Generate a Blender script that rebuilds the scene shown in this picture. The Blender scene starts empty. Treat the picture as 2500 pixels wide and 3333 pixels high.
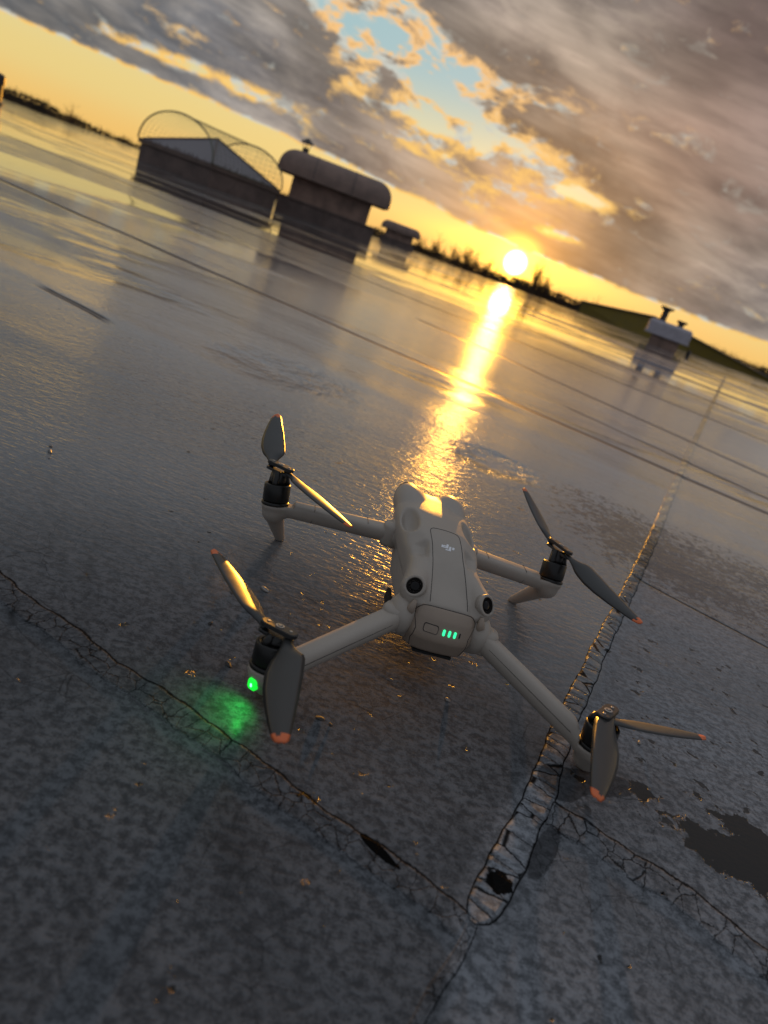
import bpy, bmesh, math, random
import numpy as np
from mathutils import Vector, Matrix
R = math.radians
PI = math.pi
SC = bpy.context.scene
COL = SC.collection
random.seed(7)
RNG = np.random.default_rng(11)

# ------------------------------------------------------------------ camera
CAM_H = 0.30
FPX, PH = 2250.0, 3333.0
ROLL = math.atan2(927, 2500)
PITCH = R(20.43)
cd = bpy.data.cameras.new("camera")
cd.sensor_fit = 'VERTICAL'; cd.sensor_height = 36.0; cd.lens = 36.0 * FPX / PH
cd.clip_start = 0.01; cd.clip_end = 6000
cd.dof.use_dof = True; cd.dof.focus_distance = 0.60; cd.dof.aperture_fstop = 7.2
cam = bpy.data.objects.new("camera", cd); COL.objects.link(cam)
fw = Vector((0, math.cos(PITCH), -math.sin(PITCH)))
up0 = Vector((0, math.sin(PITCH), math.cos(PITCH)))
rt0 = Vector((1, 0, 0))
cx = math.cos(ROLL) * rt0 + math.sin(ROLL) * up0
cy = -math.sin(ROLL) * rt0 + math.cos(ROLL) * up0
m = Matrix((cx, cy, -fw)).transposed().to_4x4()
m.translation = Vector((0, 0, CAM_H))
cam.matrix_world = m
SC.camera = cam

# ------------------------------------------------------------------ exposure
SC.view_settings.view_transform = 'Standard'
SC.view_settings.look = 'None'
SC.view_settings.exposure = 0.0
SC.view_settings.gamma = 1.0
SC.render.engine = 'CYCLES'
SC.cycles.use_denoising = True
SC.cycles.max_bounces = 6
SC.cycles.sample_clamp_direct = 12.0
SC.cycles.sample_clamp_indirect = 3.0
SC.cycles.caustics_reflective = False
SC.cycles.caustics_refractive = False

# ------------------------------------------------------------------ node expression helper
class X:
    """A socket with arithmetic, so that a material can be written as formulas."""
    def __init__(s, g, sock): s.g = g; s.s = sock
    def _m(s, op, *a, clamp=False):
        n = s.g.nodes.new('ShaderNodeMath'); n.operation = op; n.use_clamp = clamp
        for i, v in enumerate((s,) + a):
            if isinstance(v, X): s.g.links.new(v.s, n.inputs[i])
            else: n.inputs[i].default_value = float(v)
        return X(s.g, n.outputs[0])
    def __add__(s, o): return s._m('ADD', o)
    __radd__ = __add__
    def __mul__(s, o): return s._m('MULTIPLY', o)
    __rmul__ = __mul__
    def __sub__(s, o): return s._m('SUBTRACT', o)
    def __rsub__(s, o): return (s * -1.0) + o
    def __truediv__(s, o): return s._m('DIVIDE', o)
    def __neg__(s): return s * -1.0
    def min(s, o): return s._m('MINIMUM', o)
    def max(s, o): return s._m('MAXIMUM', o)
    def abs(s): return s._m('ABSOLUTE')
    def sin(s): return s._m('SINE')
    def sqrt(s): return s._m('SQRT')
    def pow(s, o): return s._m('POWER', o)
    def exp(s): return s._m('EXPONENT')
    def clamp(s): return s._m('ADD', 0.0, clamp=True)
    def smooth(s, a, b, lo=0.0, hi=1.0):
        n = s.g.nodes.new('ShaderNodeMapRange'); n.interpolation_type = 'SMOOTHSTEP'
        s.g.links.new(s.s, n.inputs[0])
        for i, v in enumerate((a, b, lo, hi)):
            if isinstance(v, X): s.g.links.new(v.s, n.inputs[i + 1])
            else: n.inputs[i + 1].default_value = float(v)
        return X(s.g, n.outputs[0])

class G:
    def __init__(s, tree): s.t = tree; s.nodes = tree.nodes; s.links = tree.links
    def new(s, k): return s.nodes.new(k)
    def sep(s, v):
        n = s.new('ShaderNodeSeparateXYZ'); s.links.new(v, n.inputs[0])
        return [X(s, o) for o in n.outputs]
    def vec(s, *a):
        n = s.new('ShaderNodeCombineXYZ')
        for i, v in enumerate(a):
            if isinstance(v, X): s.links.new(v.s, n.inputs[i])
            else: n.inputs[i].default_value = float(v)
        return n.outputs[0]
    def noise(s, v, scale=1.0, detail=3.0, rough=0.5, dist=0.0):
        n = s.new('ShaderNodeTexNoise'); s.links.new(v, n.inputs['Vector'])
        n.inputs['Scale'].default_value = scale; n.inputs['Detail'].default_value = detail
        n.inputs['Roughness'].default_value = rough; n.inputs['Distortion'].default_value = dist
        return X(s, n.outputs['Fac'])
    def voro(s, v, scale, feature='DISTANCE_TO_EDGE', rnd=1.0):
        n = s.new('ShaderNodeTexVoronoi'); n.feature = feature; s.links.new(v, n.inputs['Vector'])
        n.inputs['Scale'].default_value = scale; n.inputs['Randomness'].default_value = rnd
        return X(s, n.outputs['Distance'])
    def mix(s, f, a, b):
        n = s.new('ShaderNodeMix'); n.data_type = 'RGBA'
        s._in(f, n.inputs[0]); s._in(a, n.inputs[6]); s._in(b, n.inputs[7])
        return n.outputs[2]
    def _in(s, v, sock):
        if isinstance(v, X): s.links.new(v.s, sock)
        elif isinstance(v, (tuple, list)): sock.default_value = (*v, 1.0) if len(v) == 3 else v
        elif isinstance(v, (int, float)): sock.default_value = v
        else: s.links.new(v, sock)
    def vmath(s, op, a, b):
        n = s.new('ShaderNodeVectorMath'); n.operation = op
        for i, v in enumerate((a, b)):
            if isinstance(v, X): s.links.new(v.s, n.inputs[i])
            elif isinstance(v, (tuple, list)): n.inputs[i].default_value = v
            else: s.links.new(v, n.inputs[i])
        return n.outputs[1] if op == 'DOT_PRODUCT' else n.outputs[0]
    def scale(s, col, f):
        n = s.new('ShaderNodeVectorMath'); n.operation = 'SCALE'
        s._in(col if not isinstance(col, (tuple, list)) else s.vec(*col), n.inputs[0]); s._in(f, n.inputs['Scale'])
        return n.outputs[0]
    def add(s, a, b):
        return s.vmath('ADD', a, b)

# ------------------------------------------------------------------ sun and sky
SUN_EL, SUN_AZ = 1.58, 2.80          # degrees; azimuth from +Y towards +X
sv = Vector((math.sin(R(SUN_AZ)) * math.cos(R(SUN_EL)), math.cos(R(SUN_AZ)) * math.cos(R(SUN_EL)), math.sin(R(SUN_EL))))
sl = bpy.data.lights.new("sun", 'SUN'); sl.energy = 4.0; sl.angle = R(0.6); sl.color = (1.0, 0.42, 0.04)
so = bpy.data.objects.new("sun", sl); COL.objects.link(so)
so.rotation_euler = (-sv).to_track_quat('-Z', 'Y').to_euler()

world = bpy.data.worlds.new("World"); SC.world = world; world.use_nodes = True
wt = world.node_tree; wt.nodes.clear()
g = G(wt)
tc = g.new('ShaderNodeTexCoord')
dx, dy, dz = g.sep(tc.outputs['Generated'])
az = X(g, None)
n = g.new('ShaderNodeMath'); n.operation = 'ARCTAN2'; wt.links.new(dx.s, n.inputs[0]); wt.links.new(dy.s, n.inputs[1])
az = X(g, n.outputs[0]) * 57.29578
el = dz._m('ARCSINE') * 57.29578
dotv = X(g, g.vmath('DOT_PRODUCT', tc.outputs['Generated'], tuple(sv)))
th = dotv.min(1.0)._m('ARCCOSINE') * 57.29578           # angle from the sun, degrees
sky = g.new('ShaderNodeTexSky'); sky.sky_type = 'NISHITA'; sky.sun_disc = False
sky.sun_elevation = R(SUN_EL); sky.sun_rotation = R(SUN_AZ); sky.air_density = 1.3; sky.dust_density = 2.0
# clear sky: sunset gradient laid over the physical sky
fr = el.max(0.0)
ca = g.mix(fr.smooth(0.0, 3.2), (0.94, 0.58, 0.17), (0.84, 0.66, 0.26))
cb = g.mix(fr.smooth(3.0, 8.0), ca, (0.70, 0.70, 0.42))
cc = g.mix(fr.smooth(6.0, 12.0), cb, (0.34, 0.55, 0.60))
cdk = g.mix(fr.smooth(14.0, 45.0), cc, (0.20, 0.25, 0.34))
clear = g.add(g.scale(cdk, 0.92), g.scale(sky.outputs[0], 0.02))
# warm glow about the sun
glow = g.add(g.scale((1.0, 0.50, 0.05), (th / -2.6).exp() * 0.9),
             g.scale((1.0, 0.50, 0.12), (th / -8.0).exp() * 0.10))
clear = g.add(clear, glow)
be_ = (el - 1.9) / 0.9; ba_ = (az - SUN_AZ) / 7.0
clear = g.add(clear, g.scale((0.7, 0.42, 0.0), ((be_ * be_ + ba_ * ba_) * -1.0).exp()))
# clouds
u = az * 1.0; v = el + az * 0.10
wob = g.noise(g.vec(az * 0.10, el * 0.25, 3.1), 1.0, 3, 0.5) - 0.5
wob2 = g.noise(g.vec(az * 0.5, el * 0.9, 9.1), 1.0, 3, 0.6) - 0.5
n_big = g.noise(g.vec(u * 0.085, v * 0.30, 0.7), 1.0, 5, 0.55, 0.3)
n_mid = g.noise(g.vec(u * 0.26, v * 0.62 + wob * 1.2, 4.0), 1.0, 6, 0.62, 0.4)
n_fin = g.noise(g.vec(u * 0.9, v * 1.7, 2.0), 1.0, 4, 0.6)
edge = az.smooth(-28, 14, 4.35, 2.2) + wob * 0.9 + wob2 * 0.55       # lower edge of the bank
bank = (el - edge).smooth(-0.10, 0.55)
# blue rift with torn puffs
ra = (az + 7.5) * 0.93 + (el - 10.4) * -0.37
rb = (az + 7.5) * 0.37 + (el - 10.4) * 0.93
rift = (((ra / 10.5) * (ra / 10.5) + (rb / 3.5) * (rb / 3.5)) * -1.0).exp()
ra2 = (az + 22.0) / 7.0; rb2 = (el - 6.1 + wob * 2.0) / 0.55
rift2 = ((ra2 * ra2 + rb2 * rb2) * -1.0).exp()
ra3 = (az - 5.8) / 2.6; rb3 = (el - 7.4) / 0.5
ra4 = (az - 4.9) / 1.9; rb4 = (el - 4.4) / 0.35
rift3 = ((ra3 * ra3 + rb3 * rb3) * -1.0).exp() + ((ra4 * ra4 + rb4 * rb4) * -1.0).exp()
dens = 0.98 + (n_mid - 0.5) * (rift * 2.2 + 1.5) + (n_big - 0.5) * 0.9 - rift * 0.92 - rift2 * 0.75 - rift3 * 0.75 + (n_fin - 0.5) * 0.55
dens = dens * bank
alpha = dens.smooth(0.10, 0.42)
thick = dens.smooth(0.34, 0.86)
# cloud colours: grey body, purple to the right, warm low over the sun, lit rims
grey = g.mix((n_big * 0.6 + n_mid * 0.4).smooth(0.40, 0.60), (0.115, 0.130, 0.150), (0.285, 0.270, 0.255))
pur = g.mix(az.smooth(2, 12) * el.smooth(5, 11) * 0.75, grey, (0.175, 0.135, 0.140))
warm = g.mix((th / -9.0).exp() * 1.0, pur, (0.66, 0.33, 0.085))
streak = g.noise(g.vec(u * 0.12, v * 0.95, 7.0), 1.0, 4, 0.55)
body = g.scale(warm, streak.smooth(0.3, 0.75, 0.86, 1.22))
huge = g.noise(g.vec(u * 0.075 + 5.0, v * 0.16, 2.0), 1.0, 3, 0.5, 0.5)
body = g.scale(body, huge.smooth(0.36, 0.64, 0.72, 1.38))
body = g.mix(((n_mid - 0.44) * -6.0).smooth(0.0, 0.7) * 0.30, body, (0.50, 0.47, 0.40))
rim = g.mix(el.smooth(5, 13), (1.0, 0.60, 0.16), (0.98, 0.58, 0.24))
rim = g.mix(wob2.smooth(-0.02, 0.10), rim, (0.62, 0.62, 0.55))
cl = g.mix(thick, rim, body)
skyc = g.mix(alpha, clear, cl)
# high and rear sky: an even grey-blue overcast
skyc = g.mix(el.smooth(20, 38), skyc, (0.355, 0.385, 0.425))
back = dy.smooth(-0.3, 0.55, 1.0, 0.0)
skyc = g.mix(back, skyc, (0.245, 0.265, 0.300))
# the sun itself
skyc = g.add(skyc, g.scale((1.0, 0.36, 0.02), (th / -2.4).exp() * 1.1))
skyc = g.add(skyc, g.scale((1.0, 0.62, 0.04), th.smooth(2.6, 0.5) * 1.8))
skyc = g.add(skyc, g.scale((1.0, 0.88, 0.5), th.smooth(1.0, 0.5) * 9.0))
below = el.smooth(-0.6, -0.1)
skyc = g.mix(below, (0.10, 0.075, 0.05), skyc)
bg = g.new('ShaderNodeBackground'); bg.inputs['Strength'].default_value = 1.0
wt.links.new(skyc, bg.inputs['Color'])
wo = g.new('ShaderNodeOutputWorld'); wt.links.new(bg.outputs[0], wo.inputs[0])

# ------------------------------------------------------------------ material helpers
def newmat(name):
    mt = bpy.data.materials.new(name); mt.use_nodes = True
    mt.node_tree.nodes.clear(); gg = G(mt.node_tree)
    b = gg.new('ShaderNodeBsdfPrincipled'); o = gg.new('ShaderNodeOutputMaterial')
    gg.links.new(b.outputs[0], o.inputs[0])
    return mt, gg, b
def simple(name, col, rough=0.5, metal=0.0, var=0.15, nscale=40.0, bump=0.0, bscale=200.0, spec=0.5, emit=None, estr=0.0):
    mt, gg, b = newmat(name)
    t = gg.new('ShaderNodeTexCoord')
    nz = gg.noise(t.outputs['Object'], nscale, 4, 0.6)
    c0 = tuple(max(0, c * (1 - var)) for c in col); c1 = tuple(min(1, c * (1 + var)) for c in col)
    gg.links.new(gg.mix(nz.smooth(0.3, 0.7), c0, c1), b.inputs['Base Color'])
    gg._in(nz.smooth(0.3, 0.7, rough * 0.88, min(1, rough * 1.12)), b.inputs['Roughness'])
    b.inputs['Metallic'].default_value = metal
    b.inputs['Specular IOR Level'].default_value = spec
    if bump:
        bp = gg.new('ShaderNodeBump'); bp.inputs['Strength'].default_value = bump; bp.inputs['Distance'].default_value = 1.0 / bscale
        gg.links.new(gg.noise(t.outputs['Object'], bscale, 3, 0.6).s, bp.inputs['Height'])
        gg.links.new(bp.outputs[0], b.inputs['Normal'])
    if emit:
        b.inputs['Emission Color'].default_value = (*emit, 1); b.inputs['Emission Strength'].default_value = estr
    return mt

# ------------------------------------------------------------------ object helpers
def mesh_obj(name, verts, faces, mat, parent=None, smooth=False, mats=None):
    me = bpy.data.meshes.new(name)
    me.from_pydata([tuple(map(float, p)) for p in verts], [], [tuple(map(int, f)) for f in faces]); me.update()
    for mm in (mats or [mat]): me.materials.append(mm)
    if smooth: me.polygons.foreach_set('use_smooth', [True] * len(me.polygons))
    o = bpy.data.objects.new(name, me); COL.objects.link(o)
    if parent: o.parent = parent
    return o
def empty(name, loc=(0, 0, 0), rz=0.0):
    o = bpy.data.objects.new(name, None); COL.objects.link(o)
    o.location = loc; o.rotation_euler = (0, 0, rz); o.empty_display_size = 0.1
    return o
def tag(o, label, cat, group=None):
    o['label'] = label; o['category'] = cat
    if group: o['group'] = group
    return o
def structure(o, kind='structure'):
    o['kind'] = kind; return o

class MB:
    def __init__(s): s.v = []; s.f = []
    def add(s, v, f):
        k = len(s.v); s.v += [tuple(p) for p in v]; s.f += [tuple(i + k for i in q) for q in f]
    def box(s, x0, x1, y0, y1, z0, z1):
        s.add([(x0, y0, z0), (x1, y0, z0), (x1, y1, z0), (x0, y1, z0), (x0, y0, z1), (x1, y0, z1), (x1, y1, z1), (x0, y1, z1)],
              [(0, 3, 2, 1), (4, 5, 6, 7), (0, 1, 5, 4), (1, 2, 6, 5), (2, 3, 7, 6), (3, 0, 4, 7)])
    def tube(s, pts, rad, n=6, cap=True):
        pts = [Vector(p) for p in pts]
        rads = rad if isinstance(rad, (list, tuple)) else [rad] * len(pts)
        rings = []; a = None
        for i, p in enumerate(pts):
            t = (pts[min(i + 1, len(pts) - 1)] - pts[max(i - 1, 0)]).normalized()
            if a is None:
                a = t.orthogonal().normalized()
            a = (a - t * a.dot(t))
            a = a.normalized() if a.length > 1e-9 else t.orthogonal().normalized()
            b = t.cross(a)
            rings.append([p + (a * math.cos(2 * PI * k / n) + b * math.sin(2 * PI * k / n)) * rads[i] for k in range(n)])
        v = [q for r in rings for q in r]; f = []
        for i in range(len(pts) - 1):
            for k in range(n):
                f.append((i * n + k, i * n + (k + 1) % n, (i + 1) * n + (k + 1) % n, (i + 1) * n + k))
        if cap:
            f.append(tuple(range(n))[::-1]); f.append(tuple(range((len(pts) - 1) * n, len(pts) * n)))
        s.add(v, f)
    def lathe(s, prof, n=24, o=(0, 0, 0), M=None):
        v = []; f = []
        for r, z in prof:
            for k in range(n):
                p = Vector((r * math.cos(2 * PI * k / n), r * math.sin(2 * PI * k / n), z))
                if M is not None: p = M @ p
                v.append(p + Vector(o))
        for i in range(len(prof) - 1):
            for k in range(n):
                f.append((i * n + k, i * n + (k + 1) % n, (i + 1) * n + (k + 1) % n, (i + 1) * n + k))
        f.append(tuple(range(n))[::-1]); f.append(tuple(range((len(prof) - 1) * n, len(prof) * n)))
        s.add(v, f)
    def build(s, name, mat, parent=None, smooth=False):
        return mesh_obj(name, s.v, s.f, mat, parent, smooth)

# ------------------------------------------------------------------ the roof deck
def deck_material(name, ribbon=None):
    mt, g, b = newmat(name)
    geo = g.new('ShaderNodeNewGeometry')
    P = geo.outputs['Position']
    x, y, z = g.sep(P)
    P2 = g.vec(x, y, 0.0)
    # base felt and frost
    m1 = g.noise(g.vec(x * 1.0 + y * 0.5, y * 1.5 - x * 0.3, 0.0), 85, 6, 0.72)
    m2 = g.noise(P2, 210, 3, 0.6)
    m3 = g.noise(P2, 7.0, 4, 0.55)
    m4 = g.noise(P2, 900, 2, 0.6)
    mott = m1 * 0.42 + m2 * 0.36 + m4 * 0.22
    c = g.mix(mott.smooth(0.42, 0.575), (0.056, 0.060, 0.066), (0.152, 0.161, 0.176))
    c = g.mix(m3.smooth(0.35, 0.7) * 0.45, c, (0.070, 0.074, 0.080))
    sc = g.noise(g.vec(x * 0.86 + y * 0.5, (y * 0.86 - x * 0.5) * 0.16, 7.0), 45, 4, 0.65)
    c = g.mix(sc.smooth(0.50, 0.72) * 0.38, c, (0.032, 0.033, 0.035))
    c = g.mix(g.voro(P2, 330, 'F1').smooth(0.10, 0.17, 0.75, 0.0) * m3.smooth(0.40, 0.60), c, (0.012, 0.012, 0.012))
    # the panel on the far side of the capping strip is drier and paler; frost on the near left
    # line of the capping strip (world coordinates): x = sx(y)
    sx = y.smooth(0.25, 0.65, 0.105, 0.258) + (y - 0.65).max(0.0) * 0.372
    right = (x - sx).smooth(-0.004, 0.006)
    c = g.mix(right * 0.7, c, g.scale(c, 2.0))
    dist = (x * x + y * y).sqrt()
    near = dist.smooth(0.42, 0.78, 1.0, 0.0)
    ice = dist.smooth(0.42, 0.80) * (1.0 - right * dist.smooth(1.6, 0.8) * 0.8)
    c = g.mix(ice * 0.65, c, g.mix(y.smooth(0.8, 1.5), (0.29, 0.295, 0.295), g.mix(y.smooth(2.6, 5.0), (0.66, 0.65, 0.63), (0.13, 0.13, 0.132))))  # middle band extra pale: brightness of the reflected sky put into the colour
    # standing water / clear ice, mirror smooth, more of it further off
    pn = g.noise(g.vec(x * 0.55, y * 1.0, 5.0), 1.35, 5, 0.55, 0.2)
    pn2 = g.noise(g.vec(x * 0.35, y * 1.0, 8.0), 0.55, 3, 0.5)
    far = y.smooth(1.2, 3.2)
    thr = far * -0.105 + 0.575
    pud = (pn * 0.6 + pn2 * 0.4 - thr).smooth(-0.03, 0.035) * y.smooth(0.95, 1.9)
    def blob(cx_, cy_, sx_, sy_, rot=0.0, k=1.0):
        ca_, sa_ = math.cos(rot), math.sin(rot)
        a_ = ((x - cx_) * ca_ + (y - cy_) * sa_) / sx_
        b_ = ((y - cy_) * ca_ - (x - cx_) * sa_) / sy_
        return ((a_ * a_ + b_ * b_) * -1.0).exp() * k
    jag = g.noise(P2, 26, 4, 0.6) - 0.5
    p1 = blob(-0.29, 1.37, 0.19, 0.16, -0.4, 0.65) + blob(0.160, 1.25, 0.085, 0.085, -0.5)
    # one sheet in the middle of the roof has drained and holds only rough frost
    pud = pud * (1.0 - blob(0.25, 3.7, 1.0, 1.9, -0.25, 0.95))
    pudc = pud
    jagb = g.noise(P2, 8.5, 4, 0.6) - 0.5
    pud = pud.max(((p1 + jag * 0.7 + jagb * 1.3) * p1.smooth(0.02, 0.5)).smooth(0.06, 0.95) * 0.93)
    # bare dark felt where the coating has come away, with a torn edge
    jag2 = g.noise(P2, 75, 5, 0.68) - 0.5
    jag3 = g.noise(P2, 260, 3, 0.6) - 0.5
    pk = blob(0.298, 0.405, 0.032, 0.0165, -0.38, 1.2) + blob(0.330, 0.400, 0.024, 0.020, 0.3, 1.1) + blob(0.338, 0.430, 0.030, 0.012, -0.7)
    pk = pk + blob(0.36, 0.425, 0.03, 0.012, -0.5) + blob(0.2515, 0.438, 0.013, 0.0085, 0.2) + blob(0.36, 0.385, 0.04, 0.014, -0.8)
    spots = g.noise(g.vec(x * 1.0, y * 1.0, 2.0), 62, 3, 0.5)
    spot = (spots + jag3 * 0.06 - 0.5).smooth(0.145, 0.160) * right * y.smooth(0.36, 0.42) * y.smooth(0.85, 0.7)
    vj = g.voro(g.vec(x + jag2 * 0.01, y * 1.2 + jag3 * 0.006, 0.0), 95, 'F1') - 0.40
    peel = (((pk + vj * 0.75) * (1.0 + jag2 * 2.6 + jag * 0.9) + jag3 * 0.55).smooth(0.50, 0.53)).max(spot * 0.9)
    # thawed mottling further right
    mz = blob(0.39, 1.10, 0.10, 0.17, 0.2) + blob(0.50, 0.98, 0.16, 0.10, -0.4) + blob(0.66, 1.12, 0.25, 0.10, -0.3)
    thaw = (mz * 0.35 + jag2 * 2.2 + jag3 * 0.9 + jag * 0.9).smooth(0.22, 0.30) * mz.smooth(0.1, 0.3)
    # damp stains beside the strip
    st = (blob(0.215, 0.428, 0.040, 0.014, 0.35) + blob(0.183, 0.410, 0.014, 0.017) + jag3 * 0.25).smooth(0.42, 0.48)
    st = st.max((blob(0.1650, 0.342, 0.0085, 0.034, -0.42) + jag3 * 0.3).smooth(0.46, 0.56))
    hole = (blob(0.1345, 0.3045, 0.0105, 0.0100, 0.3) + jag2 * 1.1 + jag3 * 0.3).smooth(0.52, 0.56).max((blob(0.063, 0.2975, 0.017, 0.0042, -0.52) + jag2 * 0.9).smooth(0.50, 0.54))
    c = g.mix(st * 0.62, c, (0.022, 0.022, 0.024))
    c = g.mix(thaw * 0.8, c, (0.040, 0.037, 0.036))
    c = g.mix(pudc * 0.7, c, (0.040, 0.040, 0.044))
    c = g.mix(peel, c, (0.008, 0.0085, 0.008))
    c = g.mix(hole, c, (0.006, 0.006, 0.006))
    # thin crazing in the near part
    wv = g.vmath('ADD', P2, g.scale(g.vec(jag2, jag, 0.0), 0.010))
    cr = g.voro(wv, 42)
    craze = cr.smooth(0.0, 0.018, 1.0, 0.0) * m3.smooth(0.47, 0.60) * near * 0.6
    # long laps between the felt sheets, running away from the camera
    lap = None
    for a_, bcoef, k_, w_ in LAPS:
        d_ = (y - (x * bcoef + a_) + (g.noise(P2, 3.0, 2, 0.5) - 0.5) * 0.05)
        fade = (x.smooth(k_[0], k_[0] + 0.05)) * (x.smooth(k_[1], k_[1] + 0.05, 1.0, 0.0))
        e_ = (d_ / w_).abs().smooth(0.0, 1.0, 1.0, 0.0) * fade
        lap = e_ if lap is None else lap.max(e_)
    c = g.mix(lap * 0.85, c, (0.010, 0.010, 0.010))
    c = g.mix(craze, c, (0.012, 0.012, 0.012))
    # heights (metres)
    rip = g.noise(g.vec(x * 0.50, y * 1.0, 0.0), 190, 3, 0.55, 0.4)
    rip2 = g.noise(g.vec(x * 0.6, y, 0.0), 75, 2, 0.5)
    grain = g.noise(P2, 620, 3, 0.65)
    icerip = ((rip - 0.5) * 0.00170 + (rip2 - 0.5) * 0.0017) * ice
    felt = ((m1 - 0.5) * 0.0004 + (m2 - 0.5) * 0.00018 + (grain - 0.5) * 0.00008) * (1.0 - ice) * (1.0 - near * 0.5)
    und = g.noise(g.vec(x * 0.45, y * 1.0, 1.0), 2.4, 3, 0.5) * 0.010 + g.noise(g.vec(x * 0.35, y, 4.0), 0.8, 2, 0.5) * 0.020
    rid = g.noise(g.vec(x * 0.40 + y * 0.15, y * 1.0, 6.0), 6.5, 3, 0.5) * 0.0050 + y.smooth(0.9, 1.5) * g.noise(g.vec(x * 0.30 + y * 0.1, y * 1.0 + x * 0.25, 3.0), 2.6, 3, 0.55, 0.3) * 0.009
    smoothk = 1.0 - pud * 0.97
    for a_, b_, w_, h_, xe in RIDGES:
        q_ = (y - (x * b_ + a_) + (g.noise(P2, 2.2, 2, 0.5) - 0.5) * 0.16) / w_
        rid = rid + (q_ * q_ * -1.0).exp() * h_ * (x.smooth(xe - 0.15, xe + 0.15, 1.0, 0.0) if xe < 1 else x.smooth(0.45, 0.7))
    farq = y.smooth(0.8, 4.0, 1.0, 0.22)
    H = (icerip * farq + felt) * smoothk + (und + rid) * (y.smooth(1.1, 2.6, 1.0, 0.17) * (1.0 - pud * 0.6)) * y.smooth(0.4, 0.9, 0.35, 1.0)
    H = H - peel * 0.00015 - lap * 0.002
    rough = 0.25 - ice * 0.19 + (m3 - 0.5) * 0.10 + near * 0.02 + far * 0.10
    rough = rough.max(0.045) + right * y.smooth(1.2, 0.6) * 0.05
    rough = g_mixf(g, pud, rough, 0.03)
    rough = g_mixf(g, peel, rough, 0.30)
    rough = g_mixf(g, lap, rough, 0.7)
    rough = g_mixf(g, thaw, rough, 0.20)
    if ribbon:
        uvn = g.new('ShaderNodeUVMap'); uu, vv, _ = g.sep(uvn.outputs[0])
        jj = g.noise(P2, 120, 4, 0.65) - 0.5
        j2 = g.noise(P2, 500, 3, 0.65) - 0.5
        if ribbon == 'cap':       # a raised, chopped capping strip
            wv = g.vec(uu * 1.0 + jj * 0.010, vv * 0.35 + jj * 0.3, 0.0)
            c1 = g.voro(g.vec(uu * 1.0 + jj * 0.006 + j2 * 0.002, vv * 0.0022, 0.0), 62, rnd=0.85)
            crk = (c1 + j2 * 0.012).smooth(0.006, 0.026, 1.0, 0.0) * vv.abs().smooth(0.85, 0.97, 1.0, 0.0)
            sidec = ((vv.abs() - 0.95) + jj * 0.25).abs().smooth(0.02, 0.10, 1.0, 0.0)
            crk = crk.max(sidec)
            hole = None
        else:                     # alligator cracked bitumen
            c1 = g.voro(g.vec(uu + jj * 0.006 + j2 * 0.002, vv * 0.009 + j2 * 0.003, 0.0), 95 if ribbon == 'fine' else 70)
            body = vv.abs().smooth(0.80, 0.97, 1.0, 0.0)
            crk = (c1 + j2 * 0.02).smooth(0.006, 0.032, 0.9, 0.0) * body * (m3 + jj).smooth(0.30, 0.50, 0.75, 1.0)
            main = (vv - 0.88 + jj * 0.30 + j2 * 0.25).abs().smooth(0.02, 0.13, 1.0, 0.0)
            crk = crk.max(main).max((vv + 0.78 + jj * 0.7 + j2 * 0.4).abs().smooth(0.0, 0.05, 0.55, 0.0))
        crk = crk * y.smooth(0.9, 1.6, 1.0, 0.35)
        c = g.mix(crk.clamp() * 0.93, c, (0.006, 0.006, 0.006))
        H = H - crk * 0.0003
        if ribbon == 'cap':
            H = H + (c1.smooth(0.0, 0.25)) * 0.0030
            c = g.mix((1.0 - crk.clamp()) * vv.abs().smooth(0.75, 0.95, 0.5, 0.0) * y.smooth(0.55, 0.85, 1.0, 0.0), c, g.scale(c, 1.9))
        rough = g_mixf(g, crk.clamp(), rough, 0.7)
    bp = g.new('ShaderNodeBump'); bp.inputs['Strength'].default_value = 1.0; bp.inputs['Distance'].default_value = 1.0
    g.links.new(H.s, bp.inputs['Height'])
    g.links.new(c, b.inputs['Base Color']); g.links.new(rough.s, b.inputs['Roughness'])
    g.links.new(bp.outputs[0], b.inputs['Normal'])
    b.inputs['IOR'].default_value = 1.48
    rsp = y.smooth(0.7, 2.0, 0.03, 1.0) if ribbon else 1.0
    g._in((1.0 - lap * 0.97) * rsp * g_mixf(g, peel, (0.5 - near * 0.455) * (1.0 - right * y.smooth(1.2, 0.6) * 0.55), 0.26), b.inputs['Specular IOR Level'])
    return mt
def g_mixf(g, f, a, b):
    if not isinstance(a, X): a = f * 0.0 + a
    return a + f * (b - a) if not isinstance(b, X) else a + f * (b - a)
# (intercept, slope, (x from, x to), half width)
LAPS = [(2.12, -0.385, (-6.0, 1.25), 0.040), (0.992, -0.43, (-0.80, -0.62), 0.014), (0.978, -0.43, (-0.80, -0.62), 0.010),
        (1.088, -0.50, (0.33, 1.6), 0.006), (2.63, -0.62, (0.42, 3.5), 0.028), (3.4, -0.75, (-0.2, 5), 0.045),
        (4.7, -0.42, (-9, 9), 0.05), (6.6, -0.40, (-9, 12), 0.09), (9.3, -0.38, (-14, 14), 0.16), (14.0, -0.38, (-25, 25), 0.3)]
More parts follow.
